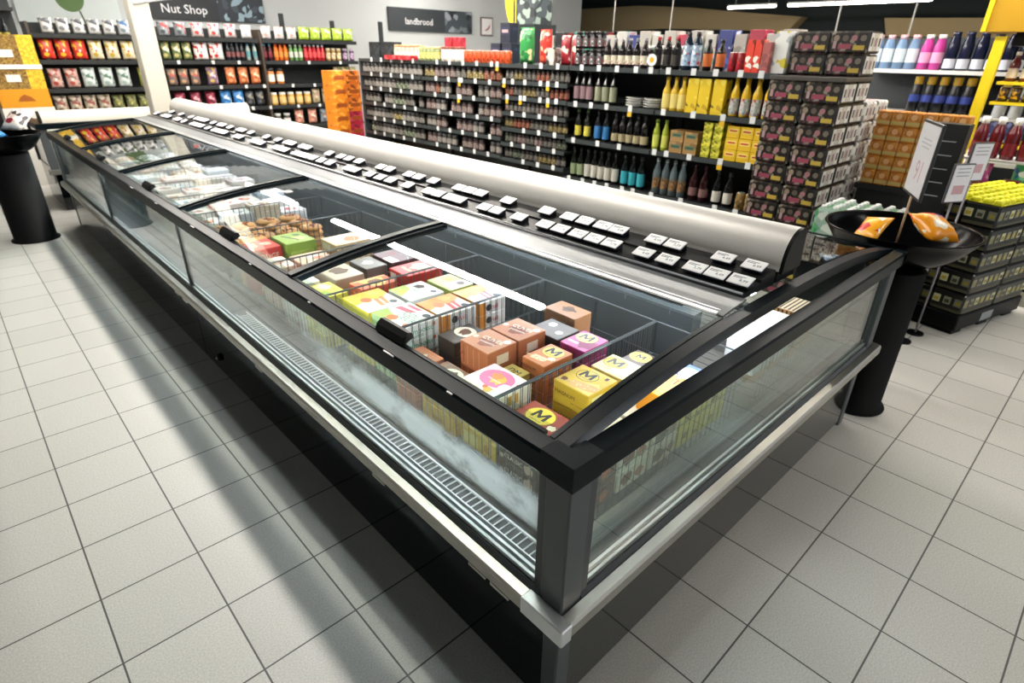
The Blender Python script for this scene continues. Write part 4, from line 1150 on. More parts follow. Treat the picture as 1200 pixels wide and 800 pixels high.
t = empty('badge', 'round white badge with yellow centre clipped to the top shelf edge', 'badge', (GX - 0.013, 2.45, 1.545))
MB().lathe([(0.045, 0), (0.045, 0.003)], mat('#eef0f2', 0.4), 20, Matrix.Translation((0, 0, 0.055)) @ Matrix.Rotation(-PI / 2, 4, 'Y')).build('disc', t)
MB().lathe([(0.022, 0.003), (0.022, 0.005)], mat('#d9a520', 0.4), 16, Matrix.Translation((0, 0, 0.055)) @ Matrix.Rotation(-PI / 2, 4, 'Y')).build('centre', t)
# second level
run('advo', make_bottle('bottle', 0.28, 0.035, '#d9b21e', '#b9bdb8', '#caa41c', 0.42, 0.62, (0.06, 0.46), 0.3, 0.2, ['#8f9a9a', '#d8d2c0', '#a8464a']), spread(1.40, 1.76, 0.073), X1, 1.22 + e, 'yellow bottle with silvery label beside the pack tower', 'bottle', 'yellow bottles with silvery labels')
run('yelcart', make_box('carton', 0.10, 0.1, 0.255, '#d9ba1d', ['#b8971a', '#e6d04a', '#5a4a12'], None, 26, 0.3), [1.83, 1.955, 2.06], X1, 1.22 + e, 'tall yellow gift carton on the second shelf', 'carton', 'tall yellow cartons')
run('yelbot', make_bottle('bottle', 0.26, 0.036, '#d4b22a', '#e3cf7a', '#c9a52a', 0.4, 0.6, (0.08, 0.5), 0.35), spread(2.13, 2.36, 0.076), X1, 1.22 + e, 'pale yellow bottle on the second shelf', 'bottle', 'pale yellow bottles')
def make_plates():
    mb = MB()
    for k in range(4):
        mb.lathe([(0.05, k * 0.02), (0.085, k * 0.02 + 0.014), (0.088, k * 0.02 + 0.019), (0.05, k * 0.02 + 0.008)], mat('#cfcfca', 0.4), 20)
    return mb.build('bowl_stack')
run('plates', make_plates, [2.47, 2.66], X1 + 0.04, 1.22 + e, 'short stack of white dishes on the otherwise empty second shelf', 'dishes', 'white dish stacks')
run('wine1', make_bottle('wine_bottle', 0.285, 0.034, '#0d0f0d', '#8d9077', '#1a1a1a', 0.38, 0.6, (0.1, 0.52)), spread(2.84, 3.10, 0.074), X1, 1.22 + e, 'dark wine bottle with sage green label, second shelf', 'wine bottle', 'sage label wine')
run('wine2', make_bottle('wine_bottle', 0.285, 0.034, '#0d0f0d', '#8a6f74', '#1a1a1a', 0.38, 0.6, (0.12, 0.5)), spread(3.12, 3.35, 0.074), X1, 1.22 + e, 'dark wine bottle with dusky pink label, second shelf', 'wine bottle', 'pink label wine')
# third level
run('ybox', make_box('carton', 0.105, 0.15, 0.085, '#e3bb24', [], ('#ecd77a', '#c43a2a')), [1.437, 1.547, 1.657], X1 + 0.03, 0.895 + e, 'yellow carton with red lettering panel, bottom of its stack', 'carton', 'yellow cartons, bottom row')
run('ybox', None, [1.437, 1.547, 1.657], X1 + 0.03, 0.982 + e, 'yellow carton with red lettering panel, middle of its stack', 'carton', 'yellow cartons, middle row')
run('ybox', None, [1.437, 1.547, 1.657], X1 + 0.03, 1.069 + e, 'yellow carton with red lettering panel, top of its stack', 'carton', 'yellow cartons, top row')
for lv in range(4):
    run('lime', make_box('lemon_box', 0.075, 0.12, 0.066, '#b3b026', ['#8f9420', '#d6cf4a', '#6a6f1c'], None, 40, 0.4), [1.785, 1.875], X1 + 0.02, 0.895 + e + lv * 0.068, f'olive yellow box, {("lowest", "second", "third", "top")[lv]} layer of the stack beside the yellow cartons', 'box', f'olive yellow boxes layer {lv + 1}')
for lv in range(2):
    run('crate', make_box('crate', 0.125, 0.15, 0.088, '#9c7a48', ['#7a5c34', '#b08c58'], ('#55705a', '#2f4a38'), 16, 0.3), [2.02, 2.155], X1 + 0.04, 0.895 + e + lv * 0.09, f'small wooden crate with green label, {("lower", "upper")[lv]} layer', 'crate', f'wooden crates {("lower", "upper")[lv]} layer')
run('green', make_bottle('bottle', 0.25, 0.03, '#9aa834', '#c3c95a', '#6f8a2a', 0.45, 0.64, (0.1, 0.5), 0.25), spread(2.24, 2.42, 0.064), X1, 0.895 + e, 'yellow green bottle beside the wooden crates', 'bottle', 'yellow green bottles')
run('port', make_bottle('wine_bottle', 0.275, 0.036, '#100d0e', '#a39876', '#1b1b22', 0.42, 0.62, (0.1, 0.34)), spread(2.46, 2.86, 0.078), X1, 0.895 + e, 'dark bottle with cream and violet label, third shelf', 'bottle', 'cream and violet label bottles')
run('blue', make_bottle('wine_bottle', 0.275, 0.034, '#0e1216', '#2d6ea6', '#111318', 0.4, 0.62, (0.1, 0.5)), spread(2.88, 3.08, 0.08), X1, 0.895 + e, 'dark bottle with bright blue label, third shelf', 'bottle', 'blue label bottles')
run('yellab', make_bottle('wine_bottle', 0.275, 0.034, '#0f120e', '#c9bd4a', '#4a6a2a', 0.4, 0.62, (0.12, 0.44)), spread(3.10, 3.33, 0.08), X1, 0.895 + e, 'dark bottle with yellow label, third shelf', 'bottle', 'yellow label bottles')
# lowest visible level
run('tan', make_can('drink_can', 0.13, 0.034, '#8a6f42', ['#b3935a', '#5a4526', '#d8c08a']), spread(1.40, 1.56, 0.075), X1, 0.53 + e, 'tan and gold can on the lowest shelf', 'can', 'tan cans')
run('whitelab', make_bottle('wine_bottle', 0.27, 0.036, '#0e0e0f', '#cdc9bf', '#151515', 0.42, 0.62, (0.1, 0.42)), spread(1.58, 1.78, 0.08), X1, 0.53 + e, 'dark bottle with plain white label on the lowest shelf of the yellow unit', 'bottle', 'plain white label bottles')
run('dred', make_bottle('bottle', 0.30, 0.038, '#2b1013', '#7b5a56', '#2a0c0e', 0.36, 0.6, (0.14, 0.36)), spread(1.80, 2.0, 0.082), X1, 0.53 + e, 'dark red bottle on the lowest shelf', 'bottle', 'dark red bottles')
run('clear', make_bottle('bottle', 0.30, 0.036, '#59676a', '#7a5a38', '#9aa4a4', 0.42, 0.66, (0.16, 0.46), 0.1, 0.1, ['#9a7a4a', '#4a3a2a']), spread(2.02, 2.36, 0.08), X1, 0.53 + e, 'greyish clear bottle with brown label on the lowest shelf', 'bottle', 'clear bottles with brown labels')
run('teal', make_bottle('wine_bottle', 0.28, 0.036, '#0d1516', '#2f9aa8', '#0e1a1c', 0.4, 0.62, (0.1, 0.5)), spread(2.44, 2.72, 0.085), X1, 0.53 + e, 'dark bottle with teal label on the lowest shelf', 'bottle', 'teal label bottles')
run('wl2', make_bottle('wine_bottle', 0.285, 0.035, '#0c0d0c', '#bdbab0', '#141414', 0.4, 0.6, (0.1, 0.5)), spread(2.74, 3.16, 0.08), X1, 0.53 + e, 'dark wine bottle with greyish white label on the lowest shelf', 'wine bottle', 'greyish white label wine')
run('gl2', make_bottle('wine_bottle', 0.285, 0.035, '#10140f', '#84916e', '#141414', 0.4, 0.6, (0.1, 0.46)), spread(3.17, 3.34, 0.08), X1, 0.53 + e, 'dark wine bottle with green grey label on the lowest shelf', 'wine bottle', 'green grey label wine')

# spice units: one kind of jar per stretch of shelf
KJ = [('sp_a', '#2b2724', '#6a6660', '#17181a', ['#3a3632', '#8f8b84']), ('sp_b', '#4a1d14', '#7a4630', '#17181a', ['#94402a', '#9a8f78']), ('sp_c', '#3a3020', '#786842', '#2a2a2c', ['#6a5a2c', '#d6c88c']),
      ('sp_d', '#423e3b', '#85807a', '#55585a', ['#5f5654', '#a5a098']), ('sp_e', '#4c3c3a', '#80706c', '#2a2728', ['#6a4644', '#a39a94']), ('sp_f', '#2c3028', '#565e4e', '#141516', ['#3a4230', '#b9bfa4'])]
def spice_row(y0, y1, z, seq, lvl, unit, h=0.105, r=0.026):
    n = len(seq); w = (y1 - y0) / n
    for i, k in enumerate(seq):
        if k is None:
            continue
        a = KJ[k]
        nm = ('grey', 'red brown', 'olive gold', 'silver grey', 'dusky pink', 'dark green')[k]
        place(f'{a[0]}{h}', make_jar('spice_jar', h, r, a[1], a[2], a[3], a[4]), (X1 - 0.03, y0 + w * (i + 0.5), z + e), -PI / 2,
              f'small {nm} labelled spice jar on the {lvl} shelf of the {unit} spice unit', 'spice jar', f'{nm} spice jars, {lvl} shelf, {unit} unit')
lv = ['second', 'third', 'fourth', 'fifth', 'sixth', 'seventh']
SB = ['0000111000220000', '1111000222001110', '0044440033000440', '2222000011112200', '5500044004400500', '0022220000550000']
for q, s in enumerate(SB):
    spice_row(3.38, 4.28, ZB[q + 1], [int(c) for c in s[:14]], lv[q], 'yellow tagged')
SC1 = ['11122200444422', '4433.444.33144', '4443.4444.3344', '44.33444..4433', '33.4444.333344']
SC2 = ['33333330033333', '33355533333000', '0.0055533.0000', '00333220033300', '0055500333005.']
for q in range(5):
    spice_row(4.33, 5.72, ZC[q + 1], [None if c == '.' else int(c) for c in SC1[q]], lv[q], 'middle', 0.125, 0.036)
    spice_row(5.78, 7.17, ZC[q + 1], [None if c == '.' else int(c) for c in SC2[q]], lv[q], 'far', 0.125, 0.036)

# on top of the spice units
run('crim', make_snack('#9c1f2c', ['#7a1420', '#c4485a', '#e8d8c8'], 0.13, 0.07, 0.26), [3.40, 3.53], X1 + 0.06, 1.53 + e, 'crimson bag on top of the spice shelves', 'snack bag', 'crimson bags')
run('bw', make_box('carton', 0.11, 0.1, 0.15, '#b9b4aa', ['#2b2826', '#e6e2d8', '#8a8078'], None, 30, 0.6), [3.66], X1 + 0.02, 1.53 + e, 'black and white patterned pack on top of the spice shelves', 'carton', None)
run('redb', make_snack('#c5342a', ['#e0684a', '#a3201c', '#f0d0b0'], 0.16, 0.09, 0.31), [3.80], X1 + 0.05, 1.53 + e, 'bright red bag on top of the spice shelves', 'snack bag', None)
run('greenb', make_snack('#2f8a45', ['#4aa860', '#1f6a34', '#e8dca8'], 0.20, 0.11, 0.33), [4.06], X1 + 0.05, 1.53 + e, 'large green bag on top of the spice shelves', 'snack bag', None)
run('navy', make_box('carton', 0.15, 0.12, 0.19, '#171d2e', ['#26304a', '#0e1220'], ('#2a3350', '#c8a0a0'), 14, 0.3), [4.42, 4.60], X1 + 0.16, 1.53 + e, 'navy gift box on top of the spice shelves', 'box', 'navy boxes, lower')
run('navy', None, [4.45], X1 + 0.16, 1.721 + e, 'navy gift box stacked on the navy boxes', 'box', None)
run('orcan', make_can('drink_can', 0.115, 0.034, '#c8502a', ['#e8c08a', '#8c2a16', '#d8743a']), spread(4.22, 4.98, 0.076), X1 - 0.02, 1.53 + e, 'orange red can on top of the middle spice shelves', 'can', 'orange red cans')
run('wjar', make_jar('jar', 0.15, 0.037, '#cfc9bd', '#e9e5dc', '#8a4a3a', ['#b8a890', '#f4f0e8']), spread(5.0, 5.42, 0.08), X1, 1.53 + e, 'white jar on top of the middle spice shelves', 'jar', 'white jars')
run('rbox', make_box('carton', 0.13, 0.1, 0.25, '#a31f2e', ['#c43a48', '#7a1420']), [5.28, 5.42], X1 + 0.14, 1.53 + e, 'dark red box above the white jars', 'box', 'dark red boxes')
run('yjar', make_jar('jar', 0.15, 0.037, '#8d9a6a', '#c9b45a', '#d8c48a', ['#7a8a4a', '#efe6c0']), spread(5.46, 5.86, 0.08), X1, 1.53 + e, 'yellow green jar on top of the far spice shelves', 'jar', 'yellow green jars')
run('cjar', make_jar('jar', 0.17, 0.038, '#b9b2a2', '#d9d3c2', '#c8a878', ['#9a9080', '#efeade']), spread(5.88, 6.5, 0.085), X1 + 0.06, 1.53 + e, 'cream jar on top of the far spice shelves', 'jar', 'cream jars')
run('rtray', make_box('tray', 0.28, 0.11, 0.05, '#b3202a', ['#8c1820', '#d04a50']), [6.05, 6.36], X1 - 0.06, 1.53 + e, 'flat red tray at the edge of the far spice shelves', 'tray', 'flat red trays')
run('blk', make_box('carton', 0.26, 0.16, 0.20, '#23282b', ['#3a4044', '#15181a']), [6.66, 6.95], X1 + 0.1, 1.53 + e, 'black box on top of the far spice shelves', 'box', 'black boxes')
# goods on the far side of the shelving, peeking over
FARC = [('#2f9a84', ['#4ab89a', '#1f6a5a']), ('#aba79f', ['#8a837c', '#c9c6bf']), ('#a8324a', ['#c8607a', '#7a1f30']), ('#2d3a7a', ['#4a5aa8', '#c8d0e8']), ('#b9b7b1', ['#6a9486', '#ad8680']), ('#1c1e22', ['#3a3e44', '#8a2a2a'])]
FN = ['teal', 'whitish', 'wine red', 'indigo', 'pale mint', 'black']
FS = [5, 1, 4, 2, 1, 3, 4, 1, 2, 1, 4, 1, 3, 4, 1, 5, 0, 0, 0, 5, 1]
MB_t = empty('shelving_unit', 'back to back shelf behind the wine and spice shelves', 'shelf', (4.18, 1.38, 0))
MB().box(0, 0.45, 0, 5.8, 0.0, 1.53, SHELFM).build('carcass', MB_t)
y = 1.47
for q, k in enumerate(FS):
    w = 0.105 + 0.02 * (q % 2)
    hgt = (0.34, 0.30, 0.33)[q % 3]
    place(f'far{k}{q % 2}', make_box('carton', w, 0.15, 0.27 + 0.03 * (q % 2), FARC[k][0], FARC[k][1], None, 18, 0.5), (4.35, y, 1.53 + e), -PI / 2, f'{FN[k]} carton peeking over from the far side of the wine shelves', 'carton', f'{FN[k]} cartons peeking over')
    y += 0.135

# shelf edge tags
def make_edge(c):
    def f():
        o = MB().cbox(-0.022, 0.022, -0.0035, 0.0, -0.032, 0.018, 0.001, mat('#d9dcdc', 0.5)).build('shelf_tag')
        if c:
            MB().box(-0.022, 0.022, -0.0042, -0.0036, -0.070, -0.033, mat(c, 0.5)).build('offer_flap', o)
        return o
    return f
def edge(ys, z, lvl, unit, c=None, x=GX - 0.0125):
    for y in ys:
        place('edge' + str(c), make_edge(c), (x, y, z), -PI / 2, f'{"white and yellow" if c else "white"} shelf tag on the {lvl} shelf of the {unit} unit', 'shelf tag', f'{"white and yellow" if c else "white"} tags, {lvl} shelf, {unit} unit')
LN = ['top', 'second', 'third', 'fourth', 'fifth', 'sixth', 'seventh']
YEL = '#d8ad1c'
edge([1.5, 1.66, 1.86, 2.05, 2.28], 1.53, 'top', 'yellow bottle'); edge([2.45, 2.6, 2.8, 3.0, 3.2], 1.53, 'top', 'wine')
edge([1.5, 2.0, 2.28], 1.22, 'second', 'yellow bottle'); edge([1.74], 1.22, 'second', 'yellow bottle', YEL)
edge([2.88, 3.06, 3.25], 1.22, 'second', 'wine'); edge([2.62], 1.22, 'second', 'wine', YEL)
edge([1.47, 1.98, 2.2, 2.32], 0.895, 'third', 'yellow bottle'); edge([1.70], 0.895, 'third', 'yellow bottle', YEL)
edge([2.7, 2.95, 3.25], 0.895, 'third', 'wine')
edge([1.5, 1.68, 2.0, 2.3], 0.53, 'fourth', 'yellow bottle'); edge([2.5, 2.62, 2.8, 2.95, 3.1, 3.28], 0.53, 'fourth', 'wine')
for q, z in enumerate(ZB):
    edge([3.5, 3.72, 3.94, 4.12][: 4 if q % 2 else 3], z, LN[q], 'yellow tagged spice')
for q, ys in ((1, [3.62]), (2, [3.61, 4.0, 4.2]), (1, [4.25])):
    edge(ys, ZB[q], LN[q], 'yellow tagged spice', YEL)
for q, z in enumerate(ZC):
    edge([4.45 + 0.24 * i + 0.03 * (q % 3) for i in range(5)], z, LN[q], 'middle spice')
    edge([5.9 + 0.24 * i + 0.03 * (q % 3) for i in range(5)], z, LN[q], 'far spice')
edge([5.0], ZC[1], LN[1], 'middle spice', YEL); edge([5.02], ZC[2], LN[2], 'middle spice', YEL); edge([4.36], ZC[0], LN[0], 'middle spice', YEL)

# ------------------------------------------------------------------ crate stack at the end of the spice shelves
def make_case(c, inks):
    def f():
        o = make_box('drink_case', 0.20, 0.30, 0.170, c, inks, None, 16, 0.35)()
        MB().box(-0.075, 0.075, -0.152, -0.1505, 0.06, 0.11, mat('#9a4a18', 0.5)).build('handle_hole', o)
        return o
    return f
ORD = ['bottom', 'second', 'third', 'fourth', 'fifth', 'sixth', 'seventh', 'top']
for k in range(8):
    place('case_o', make_case('#e0861e', ['#c96a16', '#eca53a']), (3.385, 7.375, 0.172 * k + 0.001), 0, f'orange drink case, {ORD[k]} of the left column at the shelf end', 'drink case', None)
    if k < 5:
        place('case_r', make_case('#a8203a', ['#c8405a', '#7a1428']), (3.59, 7.375, 0.172 * k + 0.001), 0, f'crimson drink case, {ORD[k]} of the right column', 'drink case', None)
    else:
        place('case_b', make_case('#cf6a1c', ['#a34a14', '#e8923a', '#7a3a1a']), (3.59, 7.375, 0.172 * k + 0.001), 0, f'brown orange drink case, {ORD[k]} of the right column', 'drink case', None)

# ------------------------------------------------------------------ snack shelves across the back
RY = 10.0
def rack(x0, x1, zs, label):
    t = empty('shelving_unit', label, 'shelf', (x0, RY, 0))
    w = x1 - x0
    MB().box(0.004, w - 0.004, 0.44, 0.47, 0, 1.9, mat('#1a2021', 0.6)).build('back_panel', t)
    MB().box(0.004, w - 0.004, 0, 0.44, 0, 0.12, SHELFM).build('base', t)
    for xx in (0.004, w - 0.034):
        MB().box(xx, xx + 0.03, 0.0 if xx < 0.1 else 0.4, 0.44, 0.12, 1.9, mat('#4a3f36', 0.5)).build('upright', t)
    for z in zs:
        MB().box(0.036, w - 0.036, -0.02, 0.44, z - 0.055, z, SHELFM).build('shelf', t)
    return t
ZR = [1.765, 1.445, 1.085, 0.75, 0.41]
rack(0.45, 1.95, ZR, 'snack shelf left of the white pillar below the leaf poster')
rack(1.95, 3.50, ZR, 'snack shelf right of the white pillar with green and red bags')
rack(3.50, 5.30, ZR, 'snack shelf with drinks and jars beside the orange crate stack')
RX = RY + 0.07
def rrun(key, mk, a, b, p, lvl, label, cat, dy=0.0):
    run(key, mk, spread(a, b, p), RX + dy, ZR[lvl] + e, label + f' on the {("uppermost", "second", "third", "fourth", "lowest")[lvl]} snack shelf', cat, f'{label}, row {lvl + 1}', 0.0, 'x')
bagf = lambda c, inks, w=0.17, h=0.25: make_snack(c, inks, w, 0.08, h, 24)
rrun('s1', bagf('#c9342a', ['#e8c23a', '#f0e6d8', '#d8503a']), 0.52, 1.08, 0.185, 1, 'red crisp bag with yellow top', 'snack bag')
rrun('s2', bagf('#e3d6b4', ['#c8a83a', '#b03a34', '#f0ead8']), 1.08, 1.88, 0.2, 1, 'cream crisp bag with golden crisps', 'snack bag')
rrun('s3', bagf('#e6e4e0', ['#8a8c90', '#c9ccd0', '#4a4e54'], 0.15, 0.19), 0.60, 1.5, 0.165, 0, 'white and grey bag', 'snack bag')
rrun('s4', bagf('#cfd2d4', ['#7a8a92', '#e8eaea', '#3f6aa0'], 0.15, 0.2), 1.5, 1.88, 0.165, 0, 'pale bag with blue patch', 'snack bag')
rrun('s5', bagf('#c8a49a', ['#b04a40', '#efe4da', '#8a6a60'], 0.16, 0.25), 0.52, 0.9, 0.18, 2, 'pinkish beige bag', 'snack bag')
rrun('s6', bagf('#cdd6d4', ['#9ab0aa', '#eef2f0', '#5a7a6a'], 0.17, 0.26), 0.9, 1.55, 0.19, 2, 'pale green grey bag', 'snack bag')
rrun('s7', bagf('#9aa44a', ['#c8bc5a', '#5a6a2c', '#a8483a'], 0.16, 0.26), 1.55, 1.88, 0.18, 2, 'olive green bag', 'snack bag')
rrun('s8', bagf('#b3a894', ['#6a5a50', '#d8d0c0', '#8a4a42'], 0.16, 0.24), 0.5, 1.2, 0.175, 3, 'beige nut bag', 'snack bag')
rrun('s9', bagf('#6f7346', ['#3a4228', '#c8bc7a', '#8c8a50'], 0.15, 0.23), 1.2, 1.88, 0.17, 3, 'dark olive nut bag', 'snack bag')
rrun('s10', bagf('#6a7a4e', ['#c9b878', '#3f5a34', '#e0e0c8'], 0.13, 0.25), 2.0, 2.45, 0.145, 1, 'green nut bag', 'snack bag')
rrun('s11', bagf('#e2ddd8', ['#c02a28', '#d84a3a', '#f0ece8'], 0.22, 0.25), 2.46, 2.92, 0.23, 1, 'large white and red bag', 'snack bag')
rrun('s12', make_bottle('drink_bottle', 0.25, 0.032, '#24262c', '#7a4a4a', '#3a4a58', 0.5, 0.7, (0.2, 0.5)), 2.95, 3.25, 0.072, 1, 'dark cola bottle', 'bottle')
rrun('s13', make_bottle('drink_bottle', 0.25, 0.034, '#9aa7a0', '#5a8f98', '#3f86a8', 0.5, 0.7, (0.2, 0.55)), 3.25, 3.47, 0.075, 1, 'pale bottle with teal label', 'bottle')
rrun('s14', make_bottle('drink_bottle', 0.25, 0.034, '#4a2226', '#7a2a34', '#3f86a8', 0.5, 0.7, (0.2, 0.55)), 3.53, 3.72, 0.075, 1, 'dark red bottle with blue cap', 'bottle')
rrun('s15', make_bottle('drink_bottle', 0.25, 0.036, '#d86a24', '#e08a3a', '#c8542a', 0.5, 0.72, (0.2, 0.55)), 3.73, 3.98, 0.08, 1, 'orange drink bottle', 'bottle')
rrun('s16', make_bottle('drink_bottle', 0.25, 0.034, '#6a9a5a', '#c8d0c0', '#d8dcd8', 0.5, 0.7, (0.2, 0.55)), 3.99, 4.25, 0.08, 1, 'green soda bottle', 'bottle')
rrun('s17', make_bottle('drink_bottle', 0.25, 0.036, '#b3242c', '#d84a4a', '#c8d0d8', 0.5, 0.7, (0.2, 0.55)), 4.26, 4.66, 0.08, 1, 'red soda bottle', 'bottle')
rrun('s18', make_jar('jar', 0.2, 0.042, '#9a7a4a', '#cbb48a', '#c8b898', ['#8a6a3a', '#e8dcc0']), 4.67, 4.98, 0.095, 1, 'tan peanut jar', 'jar')
rrun('s19', make_jar('jar', 0.2, 0.042, '#5a3f5a', '#9a7a9a', '#b8a8b8', ['#7a5a7a', '#d8c8d8']), 4.98, 5.26, 0.095, 1, 'purple jar', 'jar')
rrun('s20', bagf('#8c9296', ['#4a5054', '#c8ccce', '#b03a3a'], 0.17, 0.2), 2.0, 2.45, 0.19, 0, 'grey bag', 'snack bag')
rrun('s21', bagf('#d8c8c4', ['#b8383a', '#f0eae8', '#8a9ab0'], 0.18, 0.2), 2.46, 3.2, 0.2, 0, 'white bag with red band', 'snack bag')
rrun('s22', bagf('#e4e2e0', ['#aab6c8', '#f0f0f0', '#c8b0a8'], 0.17, 0.19), 3.2, 3.46, 0.19, 0, 'whitish bag', 'snack bag')
rrun('s23', bagf('#ddd6d2', ['#c89a90', '#5a6aa0', '#f0ece8'], 0.17, 0.19), 3.54, 4.2, 0.19, 0, 'pale bag with faint print', 'snack bag')
rrun('s24', bagf('#a8c83a', ['#c8dc6a', '#7a9a2a', '#e8ecc8'], 0.2, 0.2), 4.2, 5.25, 0.21, 0, 'lime green bag', 'snack bag')
rrun('s25', bagf('#7a6a60', ['#c8a078', '#4a5a78', '#b0584a'], 0.14, 0.24), 2.0, 2.5, 0.155, 2, 'mixed brown bag', 'snack bag')
rrun('s26', bagf('#8a6a80', ['#c8b04a', '#4a5a9a', '#d8c0c8'], 0.17, 0.26), 2.5, 2.85, 0.18, 2, 'purple and yellow bag', 'snack bag')
rrun('s27', bagf('#c2683c', ['#e09a6a', '#8a3a24', '#e8c8a8'], 0.16, 0.26), 2.86, 3.46, 0.18, 2, 'orange brown bag', 'snack bag')
rrun('s28', make_jar('jar', 0.24, 0.06, '#c87a3a', '#efe4d4', '#1f1f22'), 3.54, 3.86, 0.16, 2, 'white and orange jar with black lid', 'jar')
rrun('s29', bagf('#a89a72', ['#6a7a4a', '#d8c8a0', '#8a5a4a'], 0.15, 0.26), 4.78, 5.26, 0.16, 2, 'khaki bag', 'snack bag')
rrun('s30', bagf('#7a1f34', ['#a83a50', '#4a1020', '#d8a8b0'], 0.16, 0.24), 2.02, 2.7, 0.175, 3, 'crimson nut bag', 'snack bag')
rrun('s31', bagf('#2a6fb0', ['#5a9ad0', '#1a4a80', '#d8e4f0'], 0.18, 0.25), 2.72, 3.12, 0.2, 3, 'bright blue bag', 'snack bag')
rrun('s32', bagf('#2a2c30', ['#5a5c60', '#8a8478'], 0.15, 0.24), 3.12, 3.46, 0.17, 3, 'black bag', 'snack bag')
rrun('s33', make_jar('jar', 0.2, 0.06, '#c79a4a', '#d8b87a', '#e8e6e0'), 3.54, 4.3, 0.15, 3, 'golden nut jar with white lid', 'jar')
rrun('s34', bagf('#b8a888', ['#8a7a5a', '#d8ccb0', '#a88a7a'], 0.15, 0.24), 4.3, 5.25, 0.165, 3, 'sand coloured bag', 'snack bag')
rrun('s35', bagf('#b87a68', ['#d8a08a', '#8a4a40', '#e8d0c0'], 0.17, 0.25), 3.9, 4.4, 0.18, 4, 'salmon bag', 'snack bag')
rrun('s36', bagf('#7f8a92', ['#4a545c', '#b8c0c4', '#8a5a50'], 0.17, 0.25), 4.4, 5.25, 0.18, 4, 'grey blue bag', 'snack bag')
rrun('s37', make_jar('jar', 0.2, 0.06, '#3a3a3a', '#d8d4cc', '#e0e0dc'), 3.55, 3.88, 0.16, 4, 'black and white jar', 'jar')
rt_tags = []
for q, z in enumerate(ZR[1:4]):
    for x in [2.2, 2.7, 3.1, 3.4, 3.9, 4.3, 4.9]:
        place('rtag', make_edge(None), (x + 0.05 * q, RY - 0.0205, z - 0.02), 0, f'white tag on the {("second", "third", "fourth")[q]} snack shelf edge', 'shelf tag', f'white tags, snack shelf {q + 2}')

# leaf poster and dark signs on the back wall
t = empty('poster', 'pale poster with a green leaf above the left snack shelf', 'poster', (1.25, 11.49, 1.90))
MB().box(-0.68, 0.66, -0.02, 0, 0, 0.80, mat('#d3dcda', 0.6)).build('picture', t)
mb = MB()
n = 24
mb.add([(0.02 + 0.19 * math.cos(2 * PI * i / n) * (1 - 0.12 * math.sin(2 * PI * i / n)), -0.021, 0.42 + 0.24 * math.sin(2 * PI * i / n)) for i in range(n)], [tuple(range(n))], mat('#5d7a45', 0.6))
mb.prism([(0.10, 0.2), (0.125, 0.2), (0.17, -0.0), (0.145, 0.0)], 'y', -0.0215, -0.0205, mat('#4c5a44', 0.6))
tag(mb.build('leaf_print', t), 'green rounded leaf with stalk')
def sign(x0, x1, z0, z1, split, text, sz, label, tx, tz, kind):
    t = empty('wall_sign', label, 'sign', (x0, 11.49, z0))
    w = x1 - x0; h = z1 - z0
    MB().box(0, w, -0.04, 0, 0, h, mat('#33383c' if kind else '#262a2e', 0.6)).build('board', t)
    T = Matrix.Translation((tx, -0.0415, tz)) @ Matrix(((1, 0, 0, 0), (0, 0, -1, 0), (0, 1, 0, 0), (0, 0, 0, 1)))
    mb = MB().text(text, sz, mat('#e8e9ea', 0.6), T)
    mb.build('lettering', t)
    mb = MB().box(split, w - 0.01, -0.0415, -0.04, 0.01, h - 0.01, printed('#3d454b' if kind else '#262c34', ['#6a7278', '#23282c', '#8a9298'] if kind else ['#8aa0ac', '#39434c'], 7 if kind else 12, 0.6, 0.5 if kind else 0.35))
    tag(mb.build('picture', t), 'grey printed picture')
    return t
sign(2.26, 4.25, 2.04, 2.70, 1.18, 'Nut Shop', 0.19, 'large dark hanging sign with white lettering above the snack shelves', 0.62, 0.165, 0)
sign(6.92, 9.22, 2.01, 2.46, 1.50, 'landbrood', 0.18, 'dark grey wall sign with white word and grey picture above the spice shelves', 0.78, 0.20, 1)
t = empty('wall_bracket', 'white slanted bracket arm reaching from the pillar', 'bracket', (1.02, 6.84, 2.02))
MB().rod((0, 0, 0), (1.2, 0.1, 0.22), 0.018, WHITE, 8).build('arm', t)
t = empty('framed_notice', 'small framed white notice standing above the spice shelves', 'notice', (9.7, 11.49, 1.98))
MB().box(-0.19, 0.19, -0.03, 0, 0, 0.40, mat('#6a5a5a', 0.5)).build('frame', t)
MB().box(-0.165, 0.165, -0.032, -0.03, 0.03, 0.37, mat('#e8e6e6', 0.5)).add([(-0.09, -0.033, 0.12), (-0.02, -0.033, 0.14), (0.03, -0.033, 0.18), (0.11, -0.033, 0.26), (0.08, -0.033, 0.17), (0.0, -0.033, 0.11)], [(0, 1, 2, 3, 4, 5)], mat('#b04a4a', 0.5)).build('card', t)
# yellow tear-drop flag on a pole
t = empty('beach_flag', 'yellow tear-drop flag on a dark pole behind the spice shelves', 'flag', (5.2, 5.72, 0))
MB().rod((0, 0, 0), (0, 0, 2.3), 0.012, BLACK, 8).lathe([(0.15, 0), (0.15, 0.02)], BLACK, 16).build('pole', t)
n = 28
pts = []
for i in range(n):
    a = 2 * PI * i / n
    pts.append((0.115 * math.sin(a) * (1 - 0.35 * math.cos(a)), 2.18 + 0.30 * -math.cos(a) * 1.0))
mb = MB()
dv = Vector((0.73, -0.684))
vs = [(p[0] * dv.x + s_ * 0.004 * 0.684, p[0] * dv.y + s_ * 0.004 * 0.73, p[1]) for s_ in (-1, 1) for p in pts]
mb.add(vs, [tuple(range(n)), tuple(range(2 * n - 1, n - 1, -1))] + [(i, (i + 1) % n, n + (i + 1) % n, n + i) for i in range(n)], mat('#e3c62a', 0.6))
mb.build('flag_cloth', t)
